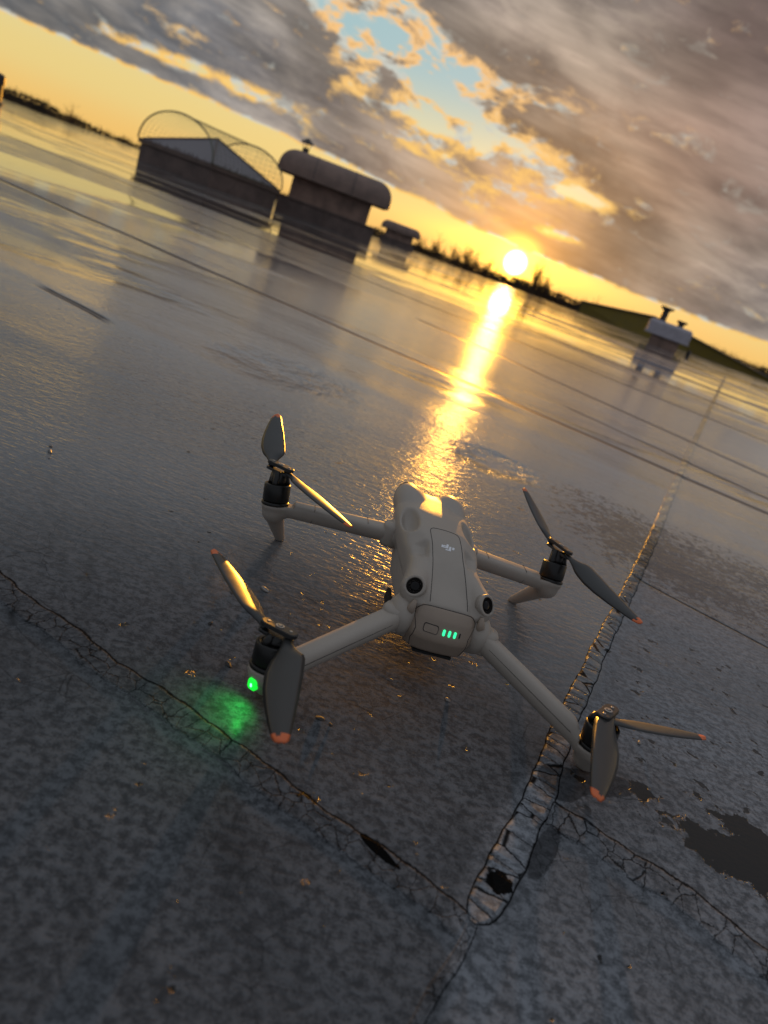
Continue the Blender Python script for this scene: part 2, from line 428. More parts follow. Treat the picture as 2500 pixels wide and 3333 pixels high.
# low ridges where the sheets have lifted: (intercept, slope, half width, height, fade end in x)
RIDGES = [(1.11, -0.32, 0.050, 0.0042, -0.35), (1.47, -0.42, 0.075, 0.0060, 0.0), (0.93, -0.10, 0.045, 0.0028, -0.30), (1.80, -0.36, 0.09, 0.0060, 0.8), (1.02, -0.30, 0.05, 0.0028, 1.2)]
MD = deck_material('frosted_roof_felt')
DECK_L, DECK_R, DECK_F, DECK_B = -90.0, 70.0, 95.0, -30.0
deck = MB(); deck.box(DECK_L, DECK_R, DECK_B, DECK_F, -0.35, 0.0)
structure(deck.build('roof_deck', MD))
ground = MB(); ground.add([(-2500, -2500, -6.2), (2500, -2500, -6.2), (2500, 2500, -6.2), (-2500, 2500, -6.2)], [(0, 1, 2, 3)])
structure(ground.build('ground', simple('winter_field', (0.07, 0.06, 0.035), 0.9, nscale=0.05, var=0.4)))
bwall = MB(); bwall.box(DECK_L + .3, DECK_R - .3, DECK_B + .3, DECK_F - .3, -6.2, -0.352)
bw = bwall.build('supporting_building', simple('block_wall', (0.3, 0.28, 0.25), 0.9, nscale=2))
structure(bw)

def catmull(pts, step):
    P = [Vector((*p, 0)) for p in pts]; out = []
    P = [P[0] * 2 - P[1]] + P + [P[-1] * 2 - P[-2]]
    for i in range(1, len(P) - 2):
        n = max(1, int((P[i + 1] - P[i]).length / step))
        for k in range(n):
            t = k / n
            a, b_, c_, d_ = P[i - 1], P[i], P[i + 1], P[i + 2]
            out.append(0.5 * ((2 * b_) + (c_ - a) * t + (2 * a - 5 * b_ + 4 * c_ - d_) * t * t + (3 * b_ - a - 3 * c_ + d_) * t ** 3))
    out.append(P[-2]); return out
def ribbon(name, pts, half, height, mat, step=0.004, nv=17, flat=0.75, noise=0.10, offset=0.0):
    """A low strip bonded to the deck; v runs from -1 to 1 across it."""
    C = catmull(pts, step); V = []; F = []; UV = []; s = 0.0
    ph = [random.uniform(0, 6) for _ in range(6)]
    for i, p in enumerate(C):
        if i: s += (p - C[i - 1]).length
        t = (C[min(i + 1, len(C) - 1)] - C[max(i - 1, 0)]).normalized(); nrm = Vector((-t.y, t.x, 0))
        w = half(s) if callable(half) else half
        wl = w * (1 + noise * (math.sin(s * 90 + ph[0]) + 0.6 * math.sin(s * 230 + ph[1])))
        wr = w * (1 + noise * (math.sin(s * 75 + ph[2]) + 0.6 * math.sin(s * 260 + ph[3])))
        for j in range(nv):
            v = -1 + 2 * j / (nv - 1)
            q = p + nrm * (v * (wr if v > 0 else wl) + offset)
            e = max(0.0, min(1.0, (1 - abs(v)) / (1 - flat)))
            zz = 0.00004 + (height - 0.00004) * (e * e * (3 - 2 * e)) * (1 + 0.18 * math.sin(s * 60 + v * 2 + ph[4]))
            V.append((q.x, q.y, zz)); UV.append((s, v))
    for i in range(len(C) - 1):
        for j in range(nv - 1):
            F.append((i * nv + j, (i + 1) * nv + j, (i + 1) * nv + j + 1, i * nv + j + 1))
    F = [f[::-1] for f in F] if (Vector(V[F[0][1]]) - Vector(V[F[0][0]])).cross(Vector(V[F[0][2]]) - Vector(V[F[0][1]])).z < 0 else F
    o = mesh_obj(name, V, F, mat, smooth=True)
    ul = o.data.uv_layers.new(name='UVMap')
    for l in o.data.loops: ul.data[l.index].uv = UV[l.vertex_index]
    return structure(o)
MCAP = deck_material('capping_strip_felt', 'cap')
MALL = deck_material('cracked_seam_felt', 'coarse')
MALF = deck_material('fine_cracked_seam_felt', 'fine')
ribbon('capping_strip', [(0.118, 0.274), (0.136, 0.312), (0.150, 0.350), (0.167, 0.391), (0.185, 0.449), (0.208, 0.516), (0.230, 0.572),
        (0.253, 0.637), (0.296, 0.749), (0.354, 0.901), (0.473, 1.22), (0.722, 1.904), (1.689, 4.513), (8.0, 21.5)],
       lambda s: (0.0112 - 0.0026 * min(1, s / 0.35)) * math.sqrt(min(1.0, (s + 0.0004) / 0.016)) if s < 0.9 else 0.0086 + (s - 0.9) * 0.0012, 0.0012, MCAP, step=0.006, noise=0.07)
ribbon('cracked_seam', [(-0.330, 0.470), (-0.257, 0.421), (-0.211, 0.400), (-0.177, 0.388), (-0.130, 0.369), (-0.074, 0.351),
        (-0.039, 0.338), (-0.004, 0.323), (0.024, 0.312), (0.051, 0.303), (0.077, 0.294), (0.099, 0.286), (0.116, 0.278)],
       0.0115, 0.0003, MALF, offset=-0.008)
ribbon('cracked_seam', [(0.174, 0.386), (0.197, 0.380), (0.218, 0.372), (0.239, 0.364), (0.262, 0.354), (0.285, 0.340), (0.307, 0.326), (0.36, 0.29)],
       0.0150, 0.0004, MALL, offset=-0.010)
ribbon('hairline_seam', [(0.118, 0.274), (0.111, 0.254), (0.101, 0.234), (0.092, 0.213), (0.078, 0.18)], 0.0035, 0.0004, MALF, offset=0.0)

# ------------------------------------------------------------------ things on the roof
M_hood = simple('weathered_sheet_metal', (0.26, 0.175, 0.14), 0.6, 0.0, 0.18, 3.0)
M_hood2 = simple('darker_sheet_metal', (0.13, 0.11, 0.10), 0.6, 0.0, 0.2, 3.0)
M_wall = simple('stained_curb_metal', (0.30, 0.195, 0.15), 0.7, 0.0, 0.35, 2.2)
M_curb = simple('bitumen_curb', (0.15, 0.105, 0.09), 0.7, 0.0, 0.3, 2.5)
M_trim = simple('curb_trim', (0.16, 0.11, 0.09), 0.6, 0.0, 0.2, 6)
M_glass = simple('ribbed_skylight_sheet', (0.17, 0.15, 0.165), 0.45, 0.0, 0.12, 5)
M_wire = simple('galvanised_wire', (0.16, 0.17, 0.13), 0.5, 0.6, 0.1, 8)
M_white = simple('pale_fan_housing', (0.50, 0.46, 0.50), 0.5, 0.0, 0.08, 5)
M_dark = simple('dark_flue_metal', (0.07, 0.06, 0.055), 0.5, 0.3, 0.2, 5)
M_olive = simple('olive_cladding', (0.19, 0.135, 0.02), 0.8, 0.0, 0.1, 0.6)
M_rake = simple('pale_verge_trim', (0.34, 0.27, 0.20), 0.6, 0.0, 0.1, 2)

def rounded_hood(x0, x1, y0, y1, z0, z1, r, n=8):
    """box whose top edges are rounded all the way round, open below"""
    mb = MB(); rings = []
    for i in range(n + 1):
        a = PI / 2 * i / n
        ins = r * (1 - math.cos(a)); z = z1 - r + r * math.sin(a)
        rings.append((ins, z))
    rings = [(0.0, z0)] + rings
    V = []; F = []
    for ins, z in rings:
        for (cx_, cy_, a0) in ((x1, y1, 0), (x0, y1, 90), (x0, y0, 180), (x1, y0, 270)):
            rc = 0.10
            for k in range(5):
                a = R(a0 + 90 * k / 4)
                sx_ = 1 if cx_ == x1 else -1; sy_ = 1 if cy_ == y1 else -1
                px = cx_ - sx_ * max(ins, rc) + (rc if ins < rc else 0.0) * math.cos(a) * (1 - ins / rc if ins < rc else 0)
                py = cy_ - sy_ * max(ins, rc) + (rc if ins < rc else 0.0) * math.sin(a) * (1 - ins / rc if ins < rc else 0)
                V.append((px, py, z))
    n_ = 20
    for i in range(len(rings) - 1):
        for k in range(n_):
            F.append((i * n_ + k, i * n_ + (k + 1) % n_, (i + 1) * n_ + (k + 1) % n_, (i + 1) * n_ + k))
    F.append(tuple(range((len(rings) - 1) * n_, len(rings) * n_)))
    F.append(tuple(range(n_))[::-1])
    mb.add(V, F); return mb

def hooded_vent(loc, rz, flue, label, group=None):
    t = tag(empty('hooded_roof_vent', loc, rz), label, 'roof vent', group)
    c = MB(); c.box(-1.42, 1.40, -0.8, 0.8, 0.0, 0.40); c.build('curb', M_curb, t)
    k = MB(); k.box(-1.46, 1.44, -0.84, 0.84, 0.402, 0.445); k.box(-0.03, 0.03, -0.835, -0.803, 0.0, 0.40); k.build('curb_flashing', M_trim, t)
    w = MB(); w.box(-1.16, 1.14, -0.62, 0.62, 0.447, 1.12); w.build('wall', M_wall, t)
    h = rounded_hood(-1.62, 1.62, -1.0, 1.0, 1.02, 1.66, 0.50); h.build('hood', M_hood, t, smooth=False)
    for xx in (-0.62, 0.50):
        s = MB(); s.tube([(xx, -1.004, 1.03), (xx, -1.004, 1.16)] + [(xx, -1.0 + 0.5 * (1 - math.cos(a)), 1.16 + 0.504 * math.sin(a)) for a in [PI / 2 * q / 6 for q in range(7)]], 0.012, 5); s.build('hood_joint', M_hood2, t)
    for sx_ in (-1, 1):
        b = MB(); b.box(sx_ * 1.40 - 0.16, sx_ * 1.40 + 0.16, -0.75, -0.70, 0.985, 1.018); b.build('bird_mesh_edge', M_wire, t)
    if flue:
        f = MB(); f.tube([(-1.05, 0, 1.60), (-1.05, 0, 1.80)], 0.095, 14)
        fl = f.build('flue', M_dark, t)
        for a in range(4):
            p = MB(); p.tube([(-1.05 + 0.085 * math.cos(a * PI / 2), 0.085 * math.sin(a * PI / 2), 1.79), (-1.05 + 0.11 * math.cos(a * PI / 2), 0.11 * math.sin(a * PI / 2), 1.93)], 0.010, 5); p.build('cap_bracket', M_dark, fl)
        q = MB(); q.lathe([(0.20, 1.915), (0.205, 1.925), (0.03, 2.05), (0.01, 2.055)], 20, (-1.05, 0, 0)); q.build('flue_cap', M_dark, fl)
    return t
hooded_vent((-4.60, 21.6, 0), R(12.0), True, 'big hooded roof vent with a small conical capped flue on its left end', 'hooded vents on the roof')
hooded_vent((-6.60, 59.8, 0), R(6.5), False, 'small far hooded roof vent right of the big vent, no flue', 'hooded vents on the roof')

# skylight with a wire cage
def skylight():
    t = tag(empty('caged_skylight', (-7.10, 18.65, 0), R(-24.4)), 'low pyramid roof skylight with ribbed sheets on a dark curb, left of the big vent', 'skylight')
    hs = 1.21
    c = MB(); c.box(-hs, hs, -hs, hs, 0, 0.40); c.build('curb', M_curb, t)
    f = MB(); f.box(-hs - 0.05, hs + 0.05, -hs - 0.05, hs + 0.05, 0.402, 0.50); f.build('frame', M_trim, t)
    a = hs - 0.02
    for k in range(4):
        p = MB(); M = Matrix.Rotation(k * PI / 2, 3, 'Z')
        v = [(-a, -a, 0.503), (a, -a, 0.503), (0.0, -0.0, 1.10)]
        p.add([M @ Vector(q) for q in v] + [M @ Vector((q[0] * 0.97, q[1] * 0.97, q[2] - 0.03)) for q in v], [(0, 1, 2), (5, 4, 3), (0, 3, 4, 1), (1, 4, 5, 2), (2, 5, 3, 0)])
        p.build('pyramid_pane', M_glass, t)
    r = MB()
    for k in range(4):
        M = Matrix.Rotation(k * PI / 2, 3, 'Z')
        r.tube([M @ Vector((-a, -a, 0.51)), M @ Vector((0, 0, 1.11))], 0.022, 6)
    r.build('ridge_bar', M_trim, t)
    q = MB()
    for k in range(60):        # frost and debris tufts along the frame
        s_ = random.uniform(-hs, hs); e_ = random.choice(((s_, -hs), (hs, s_)))
        q.tube([(e_[0], e_[1], 0.49), (e_[0] + random.uniform(-.03, .03), e_[1], 0.50 + random.uniform(.03, .10))], [0.012, 0.003], 4)
    q.build('moss_tuft', M_curb, t)['kind'] = 'stuff'
    cg = tag(empty('wire_guard_cage', (-7.10, 18.65, 0.50), R(-24.4)), 'arched wire fall guard cage spanning over the pyramid skylight', 'guard cage')
    hh = 0.80; w_ = hs + 0.06
    arc = lambda y, r0=1.0: [(-w_ * math.cos(PI * i / 28) * r0, y, hh * r0 * math.sin(PI * i / 28) ** 0.92) for i in range(29)]
    for y in (-w_, w_):
        h = MB(); h.tube(arc(y), 0.020, 6); h.build('hoop', M_wire, cg)
    m1 = MB()
    for i in range(1, 18):
        m1.tube(arc(-w_ + 2 * w_ * i / 18), 0.0035, 3, False)
    A = arc(0)
    for i in range(0, 29):
        x_, _, z_ = A[i]
        m1.tube([(x_, -w_, z_), (x_, w_, z_)], 0.012 if i in (0, 14, 28) else 0.0035, 4, False)
    for i in range(1, 14):      # far end panel
        x_ = -w_ + 2 * w_ * i / 14; zt = hh * math.sqrt(max(0.0, 1 - (x_ / w_) ** 2))
        m1.tube([(x_, w_, 0), (x_, w_, zt)], 0.0035, 3, False)
    for i in range(1, 7):
        z_ = hh * i / 7; xt = w_ * math.sqrt(max(0.0, 1 - (z_ / hh) ** 2))
        m1.tube([(-xt, w_, z_), (xt, w_, z_)], 0.0035, 3, False)
    m1.build('wire_mesh', M_wire, cg)
skylight()

def fan_unit():
    t = tag(empty('roof_fan_unit', (9.05, 32.8, 0), R(-15)), 'pale grey fan housing with two dark mushroom flues, right side of the roof', 'fan unit')
    c = MB(); c.box(-0.62, 0.62, -0.5, 0.5, 0, 0.52); c.build('curb', M_wall, t)
    h = rounded_hood(-0.95, 0.95, -0.65, 0.65, 0.50, 1.06, 0.16, 5); h.build('housing', M_white, t)
    e = MB(); e.box(-0.99, 0.99, -0.69, 0.69, 0.44, 0.498); e.build('drip_edge', M_white, t)
    for (xx, zt, r, rc) in ((-0.48, 1.60, 0.15, 0.31), (0.34, 1.26, 0.12, 0.24)):
        f = MB(); f.lathe([(r * 1.25, 1.05), (r, 1.14), (r * 0.95, zt - 0.10), (rc, zt), (rc, zt + 0.045), (rc * 0.9, zt + 0.06)], 18, (xx, 0, 0)); f.build('flue', M_dark, t)
    s = MB(); s.lathe([(0.09, 0.0), (0.09, 0.25), (0.05, 0.30)], 12, (1.15, -0.1, 0)); s.build('drain_pipe', M_dark, t)
fan_unit()
st = MB(); st.lathe([(0.24, 0.0), (0.22, 0.06), (0.15, 0.10), (0.15, 0.60), (0.20, 0.62), (0.20, 0.86), (0.13, 0.93), (0.02, 0.95)], 18)
o = st.build('vent_pipe', M_dark); o.location = (-17.15, 24.9, 0); tag(o, 'short black vent pipe with a cap at the far left edge of the roof', 'vent pipe')

def hall():
    t = tag(empty('low_hall', (0, 0, -6.2)), 'low olive gabled hall beyond the roof edge on the right', 'building')
    L, P, Q = (19.5, 127.6), (31.4, 126.0), (52.5, 119.0)
    zl, zp, zq = 7.9, 9.55, 6.5
    back = (4.0, 24.0)
    v = []
    for (dx_, dy_) in ((0, 0), back):
        for (p, z) in ((L, 0), (L, zl), (P, zp), (Q, zq), (Q, 0)):
            v.append((p[0] + dx_, p[1] + dy_, z))
    w = MB(); w.add(v, [(0, 4, 3, 2, 1), (5, 6, 7, 8, 9), (0, 1, 6, 5), (4, 9, 8, 3)]); w.build('wall', M_olive, t)
    r = MB()
    for a, b_ in ((1, 2), (2, 3)):
        p0, p1, p2, p3 = [Vector(v[i]) for i in (a, b_, b_ + 5, a + 5)]
        f0 = (Vector(v[0]) - Vector(v[5])).normalized() * 0.4
        p0 = p0 + f0; p1 = p1 + f0
        u_ = Vector((0, 0, 0.03)); h_ = Vector((0, 0, 0.20))
        r.add([p0 + u_, p1 + u_, p2 + u_, p3 + u_, p0 + h_, p1 + h_, p2 + h_, p3 + h_], [(0, 3, 2, 1), (4, 5, 6, 7), (0, 1, 5, 4), (1, 2, 6, 5), (2, 3, 7, 6), (3, 0, 4, 7)])
    r.build('roof', M_rake, t)
hall()

# ------------------------------------------------------------------ trees
M_bark = simple('bare_winter_bark', (0.10, 0.062, 0.035), 0.9, 0, 0.3, 2)
M_wood = simple('far_brushwood', (0.060, 0.042, 0.026), 0.9, 0, 0.35, 0.6)
def grow(mb, p, d, L, r, lvl, rnd, tw):
    n = 3; pts = [p]; rr = [r]
    for i in range(n):
        d = (d + Vector((rnd.uniform(-1, 1), rnd.uniform(-1, 1), rnd.uniform(-0.3, 0.6))) * 0.10).normalized()
        pts.append(pts[-1] + d * L / n); rr.append(r * (1 - 0.45 * (i + 1) / n))
    (mb if lvl < 2 else tw).tube(pts, rr, 6 if lvl == 0 else 4 if lvl < 3 else 3, False)
    if lvl >= 5: return
    k = (6, 5, 4, 4, 3)[lvl]
    for i in range(k):
        f = rnd.uniform(0.35, 1.0) if lvl else rnd.uniform(0.35, 1.0)
        q = pts[0].lerp(pts[-1], f) if lvl else pts[min(3, 1 + int(f * 3) - 0)] * 1.0
        a = rnd.uniform(0, 2 * PI); s = rnd.uniform(0.35, 0.75)
        side = d.orthogonal().normalized(); side = Matrix.Rotation(a, 3, d) @ side
        nd = (d * math.cos(s) + side * math.sin(s) + Vector((0, 0, 0.25))).normalized()
        grow(mb, q, nd, L * rnd.uniform(0.55, 0.80), r * 0.55, lvl + 1, rnd, tw)
def make_tree(seed, h):
    rnd = random.Random(seed); mb = MB(); tw = MB()
    grow(mb, Vector((0, 0, 0)), Vector((0, 0, 1)), h * 0.36, h * 0.018, 0, rnd, tw)
    t = empty('bare_tree'); mb.build('trunk', M_bark, t); tw.build('crown', M_bark, t)
    return t
protos = [make_tree(3, 11.0), make_tree(8, 11.0), make_tree(21, 11.0)]
used = [False] * 3
def place_tree(k, azd, dist, s, sw, label):
    global used
    if not used[k]:
        t = protos[k]; used[k] = True
    else:
        t = protos[k].copy(); COL.objects.link(t)
        for ch in protos[k].children:
            c = ch.copy(); COL.objects.link(c); c.parent = t
    t.location = (dist * math.sin(R(azd)), dist * math.cos(R(azd)), -6.25)
    t.rotation_euler = (0, 0, azd * 1.7); t.scale = (sw, sw, s)
    tag(t, label, 'tree', 'bare trees on the skyline')
for a in [(0, -30.5, 150, 0.86, 0.9, 'largest bare shrubby tree above the skyline left of the skylight'),
          (1, -31.4, 156, 0.80, 0.7, 'thin bare tree just left of the largest left skyline tree'),
          (2, -29.7, 148, 0.72, 0.7, 'low bare tree just right of the largest left skyline tree'),
          (1, -33.8, 150, 0.82, 0.8, 'bare tree nearest to the black vent pipe at the far left'),
          (0, -33.0, 152, 0.74, 0.5, 'small bare tree second from the black vent pipe'),
          (2, -4.2, 150, 0.95, 0.6, 'slim bare tree directly right of the small far vent'),
          (0, -3.1, 152, 1.02, 0.8, 'wide bare tree third left of the sun'),
          (1, -1.3, 149, 1.00, 0.9, 'bare tree second left of the sun'),
          (2, -0.3, 150, 1.06, 1.0, 'dense bare tree next to the sun on its left'),
          (1, 0.6, 151, 1.0, 0.7, 'bare tree touching the left side of the sun'),
          (0, 1.6, 153, 0.72, 0.6, 'low bare tree under the sun'),
          (2, 4.1, 147, 0.86, 0.5, 'bare tree directly right of the sun'),
          (0, 5.1, 149, 1.30, 0.65, 'tallest bare tree, second right of the sun'),
          (1, 6.0, 150, 1.10, 0.6, 'tall bare tree third right of the sun'),
          (2, 7.0, 152, 0.88, 0.5, 'small bare tree between the tall trees and the olive hall'),
          (0, 9.6, 155, 0.95, 0.6, 'small bare tree behind the left end of the olive hall'),
          (1, 12.0, 155, 1.0, 0.5, 'bare tree behind the middle of the olive hall'),
          (2, 19.3, 152, 0.92, 0.6, 'bare tree behind the right slope of the olive hall')]:
    place_tree(*a)
wd = MB()
rnd = random.Random(5)
def skyline(a):
    return (1.15 + 0.3 * math.sin(a * 1.1) * math.sin(a * 0.37 + 1) + 0.15 * math.sin(a * 3.7) + (0.9 if 3 < a < 9 else 0) + (1.0 if a > 17 else 0)
            - (0.5 if -29 < a < -20 else 0) + (0.5 if a < -31 else 0))
for i in range(22000):
    a = rnd.uniform(-42, 34); d_ = rnd.uniform(158, 172)
    z = -6.2 + (skyline(a) + 6.2) * (1 - rnd.random() ** 2.2 * 0.8)
    s = rnd.uniform(0.15, 0.5); x_, y_ = d_ * math.sin(R(a)), d_ * math.cos(R(a))
    t_ = rnd.uniform(0, PI)
    if rnd.random() < 0.6:
        h_ = rnd.uniform(0.5, 1.9)
        wd.add([(x_ - .05, y_, z - 1), (x_ + .06, y_, z - 1), (x_ + rnd.uniform(-.3, .3), y_ + rnd.uniform(-.3, .3), z + h_ * 0.6)], [(0, 1, 2)])
    else:
        wd.add([(x_ - s * math.cos(t_), y_ - s * math.sin(t_), z - s * rnd.uniform(.2, 1)), (x_ + s * math.cos(t_), y_ + s * math.sin(t_), z - s * rnd.uniform(.2, 1)),
                (x_ + rnd.uniform(-s, s), y_, z + s * 0.4)], [(0, 1, 2)])
for d_ in (160, 166, 171):
    V = []; F = []; n = 420
    for i in range(n + 1):
        a = -43 + 78 * i / n
        zt = skyline(a) - 1.0 + 0.12 * math.sin(i * 1.9 + d_) + rnd.uniform(-.25, .25)
        for (dd, z) in ((0, -6.2), (0.4, zt), (1.6, zt - 0.3), (2.0, -6.2)):
            V.append(((d_ + dd) * math.sin(R(a)), (d_ + dd) * math.cos(R(a)), z))
    for i in range(n):
        for j in range(3):
            F.append((i * 4 + j, (i + 1) * 4 + j, (i + 1) * 4 + j + 1, i * 4 + j + 1))
    wd.add(V, F)
o = wd.build('distant_wood', M_wood); o['kind'] = 'stuff'

# ------------------------------------------------------------------ the drone (local millimetres: x right, y forward, z up)
def surf_nets(fn, lo, hi, h):
    lo = np.array(lo, float); hi = np.array(hi, float)
    n = np.ceil((hi - lo) / h).astype(int) + 1
    ax = [lo[i] + h * np.arange(n[i]) for i in range(3)]
    Xg, Yg, Zg = np.meshgrid(*ax, indexing='ij')
    D = fn(Xg, Yg, Zg)
    S = D < 0
    acc = np.zeros((n[0] - 1, n[1] - 1, n[2] - 1, 3)); cnt = np.zeros((n[0] - 1, n[1] - 1, n[2] - 1))
    corners = [(i, j, k) for i in (0, 1) for j in (0, 1) for k in (0, 1)]
    sl_ = lambda c: tuple(slice(c[q], n[q] - 1 + c[q]) for q in range(3))
    for a in corners:
        for q in range(3):
            if a[q] == 1: continue
            b = list(a); b[q] = 1
            da, db = D[sl_(a)], D[sl_(tuple(b))]
            cr = (da < 0) != (db < 0)
            t = np.where(cr, da / np.where(cr, da - db, 1), 0)
            for w in range(3):
                acc[..., w] += np.where(cr, a[w] + (t if w == q else 0), 0)
            cnt += cr
    act = cnt > 0
    idx = -np.ones(act.shape, int); idx[act] = np.arange(act.sum())
    base = np.argwhere(act)
    V = lo + h * (base + acc[act] / cnt[act][:, None])
    F = []
    for q in range(3):
        u_, w_ = [(1, 2), (2, 0), (0, 1)][q]
        s0 = [slice(1, n[i] - 1) for i in range(3)]; s1 = list(s0)
        s0[q] = slice(0, n[q] - 1); s1[q] = slice(1, n[q])
        A = S[tuple(s0)]; B = S[tuple(s1)]
        e = np.argwhere(A != B)
        inside = A[A != B]
        off = np.ones(3, int); off[q] = 0
        c = e + off
        def at(du, dw):
            cc = c.copy(); cc[:, u_] -= du; cc[:, w_] -= dw
            return idx[cc[:, 0], cc[:, 1], cc[:, 2]]
        Q = np.stack([at(1, 1), at(0, 1), at(0, 0), at(1, 0)], 1)
        Q[~inside] = Q[~inside][:, ::-1]
        F.append(Q[(Q >= 0).all(1)])
    return V, np.concatenate(F)
def smin(a, b, k):
    hh = np.clip(0.5 + 0.5 * (b - a) / k, 0, 1); return b + (a - b) * hh - k * hh * (1 - hh)
def smax(a, b, k): return -smin(-a, -b, k)
def ell(X_, Y_, Z_, c, r):
    p = [(X_ - c[0]) / r[0], (Y_ - c[1]) / r[1], (Z_ - c[2]) / r[2]]
    k0 = np.sqrt(p[0] ** 2 + p[1] ** 2 + p[2] ** 2)
    k1 = np.sqrt((p[0] / r[0]) ** 2 + (p[1] / r[1]) ** 2 + (p[2] / r[2]) ** 2)
    return k0 * (k0 - 1) / np.maximum(k1, 1e-6)
def cone(X_, Y_, Z_, a, b, ra, rb, fx=(1, 1, 1)):
    a = np.array(a, float); b = np.array(b, float); d = b - a; L2 = (d * d).sum()
    px, py, pz = X_ - a[0], Y_ - a[1], Z_ - a[2]
    t = np.clip((px * d[0] + py * d[1] + pz * d[2]) / L2, 0, 1)
    return np.sqrt(((px - t * d[0]) * fx[0]) ** 2 + ((py - t * d[1]) * fx[1]) ** 2 + ((pz - t * d[2]) * fx[2]) ** 2) - (ra + (rb - ra) * t)
def rbox(X_, Y_, Z_, c, hs, r):
    q = [np.abs(X_ - c[0]) - hs[0] + r, np.abs(Y_ - c[1]) - hs[1] + r, np.abs(Z_ - c[2]) - hs[2] + r]
    return np.sqrt(np.maximum(q[0], 0) ** 2 + np.maximum(q[1], 0) ** 2 + np.maximum(q[2], 0) ** 2) + np.minimum(np.maximum(q[0], np.maximum(q[1], q[2])), 0) - r
def interp(y, tab): return np.interp(y, [a for a, _ in tab], [b for _, b in tab])
def sinterp(y, tab):
    xs = np.array([a for a, _ in tab], float); vs = np.array([b for _, b in tab], float)
    f = np.linspace(xs[0], xs[-1], 240); v = np.interp(f, xs, vs)
    k = np.ones(15) / 15; v = np.convolve(np.pad(v, 7, 'edge'), k, 'valid')
    return np.interp(y, f, v)
TW = [(-75, 27), (-60, 30), (-48, 33), (-30, 32), (-8, 31), (12, 34), (50, 37), (80, 36.5), (105, 33), (122, 28), (132, 24)]
TZ = [(-75, 52), (-66, 62), (-58, 67.5), (-40, 73), (-10, 85.5), (5, 90), (25, 92.5), (60, 94), (100, 93), (120, 90.5), (132, 84)]
BZ = [(-75, 44), (-50, 46), (0, 52), (40, 58), (90, 64), (132, 72)]
def sstep(v, a, b):
    t = np.clip((v - a) / (b - a), 0, 1); return t * t * (3 - 2 * t)
def upper(X_, Y_, Z_):
    w = sinterp(Y_, TW); zt = sinterp(Y_, TZ); zb = sinterp(Y_, BZ)
    zc = (zt * 0.42 + zb * 0.58); ht = zt - zc; hb = zc - zb
    hz = np.where(Z_ > zc, ht, hb)
    nx = 2.9
    f = ((np.abs(X_) / w) ** nx + (np.abs(Z_ - zc) / hz) ** nx) ** (1 / nx) - 1
    d = f * np.minimum(w, hz) * 0.9
    d = smax(d, Y_ - 131, 7); d = smax(d, -58.5 - Y_ - (Z_ - 60) * 0.25, 3)
    ax = np.abs(X_)
    # front sensor ears and the valley between them
    d = smin(d, ell(ax, Y_, Z_, (21.5, 109, 83.5), (14.0, 27, 13.5)), 5)
    d = smax(d, -ell(X_, Y_, Z_, (0, 138, 100), (12.5, 25, 14.5)), 2)
    # scooped hollows beside the front arms
    d = smax(d, -ell(ax, Y_, Z_, (29.0, 44, 96), (8.5, 25, 17)), 2)
    # flanks drop beside the hatch towards the rear
    d = smax(d, -ell(ax, Y_, Z_, (35, 4, 101), (19.5, 23, 18)), 4)
    cut = 8.0 * sstep(ax, 13.8, 19.5) * sstep(13 - Y_, 0, 9) * (1 - 0.55 * sstep(-Y_, 2, 30))
    d = smax(d, Z_ - (zt + 1.0 + 25 * sstep(Y_, 13, 30) - cut), 1.5)
    # rear sensor pods
    pod = cone(ax, Y_, Z_, (19, -16, 73.5), (28.5, -47, 70), 7.5, 9.8)
    d = smin(d, pod, 9)
    d = smax(d, -(rbox_pod(ax, Y_, Z_)), 0.8)
    return d
PN = np.array([0.50, -0.66, 0.56]); PN /= np.linalg.norm(PN)
PC = np.array([29.6, -51.5, 73.2])
def rbox_pod(X_, Y_, Z_):
    px, py, pz = X_ - PC[0], Y_ - PC[1], Z_ - PC[2]
    a = px * PN[0] + py * PN[1] + pz * PN[2]
    r = np.sqrt(np.maximum(px ** 2 + py ** 2 + pz ** 2 - a * a, 0))
    return np.maximum(r - 6.6, np.abs(a - 5.0) - 4.2)
def lower(X_, Y_, Z_):
    ax = np.abs(X_)
    w = sinterp(Y_, [(-70, 24), (-55, 29), (-30, 30), (40, 31), (90, 27), (125, 20)])
    zt = sinterp(Y_, [(-70, 60), (-50, 66), (0, 74), (60, 80), (125, 82)])
    zb = sinterp(Y_, [(-70, 29), (-40, 24), (40, 26), (90, 38), (125, 52)])
    zc = (zt + zb) / 2; hz = (zt - zb) / 2
    f = ((ax / w) ** 4 + (np.abs(Z_ - zc) / hz) ** 4) ** 0.25 - 1
    d = f * np.minimum(w, hz) * 0.9
    d = smax(d, Y_ - 118, 6); d = smax(d, -60 - Y_, 4)
    # rear arm shoulders and front arm roots
    d = smin(d, ell(ax, Y_, Z_, (32, -51, 47), (11.0, 17, 16)), 5)
    d = smin(d, ell(ax, Y_, Z_, (31, 62, 66), (10, 17, 12)), 5)
    d = smax(d, -rbox(ax, Y_, Z_, (35, 15, 26), (8, 30, 10), 3), 2)
    return d
def battery(X_, Y_, Z_):
    ax = np.abs(X_)
    w = sinterp(Z_, [(22, 21), (30, 25.5), (45, 28), (60, 27), (68, 24)])
    yb = sinterp(Z_, [(24, -62), (30, -67), (42, -71.5), (46, -71), (58, -67), (66, -61.5), (70, -58)])
    yb = yb + (ax / 27) ** 3 * 7
    d = smax((ax - w) * 0.95, (yb - Y_) * 0.9, 7)
    d = smax(d, Y_ + 45, 1); d = smax(d, 27 - Z_, 4)
    d = smax(d, Z_ - sinterp(Y_, [(-75, 53), (-66, 61), (-60, 65), (-52, 64), (-45, 60)]), 2)
    return d
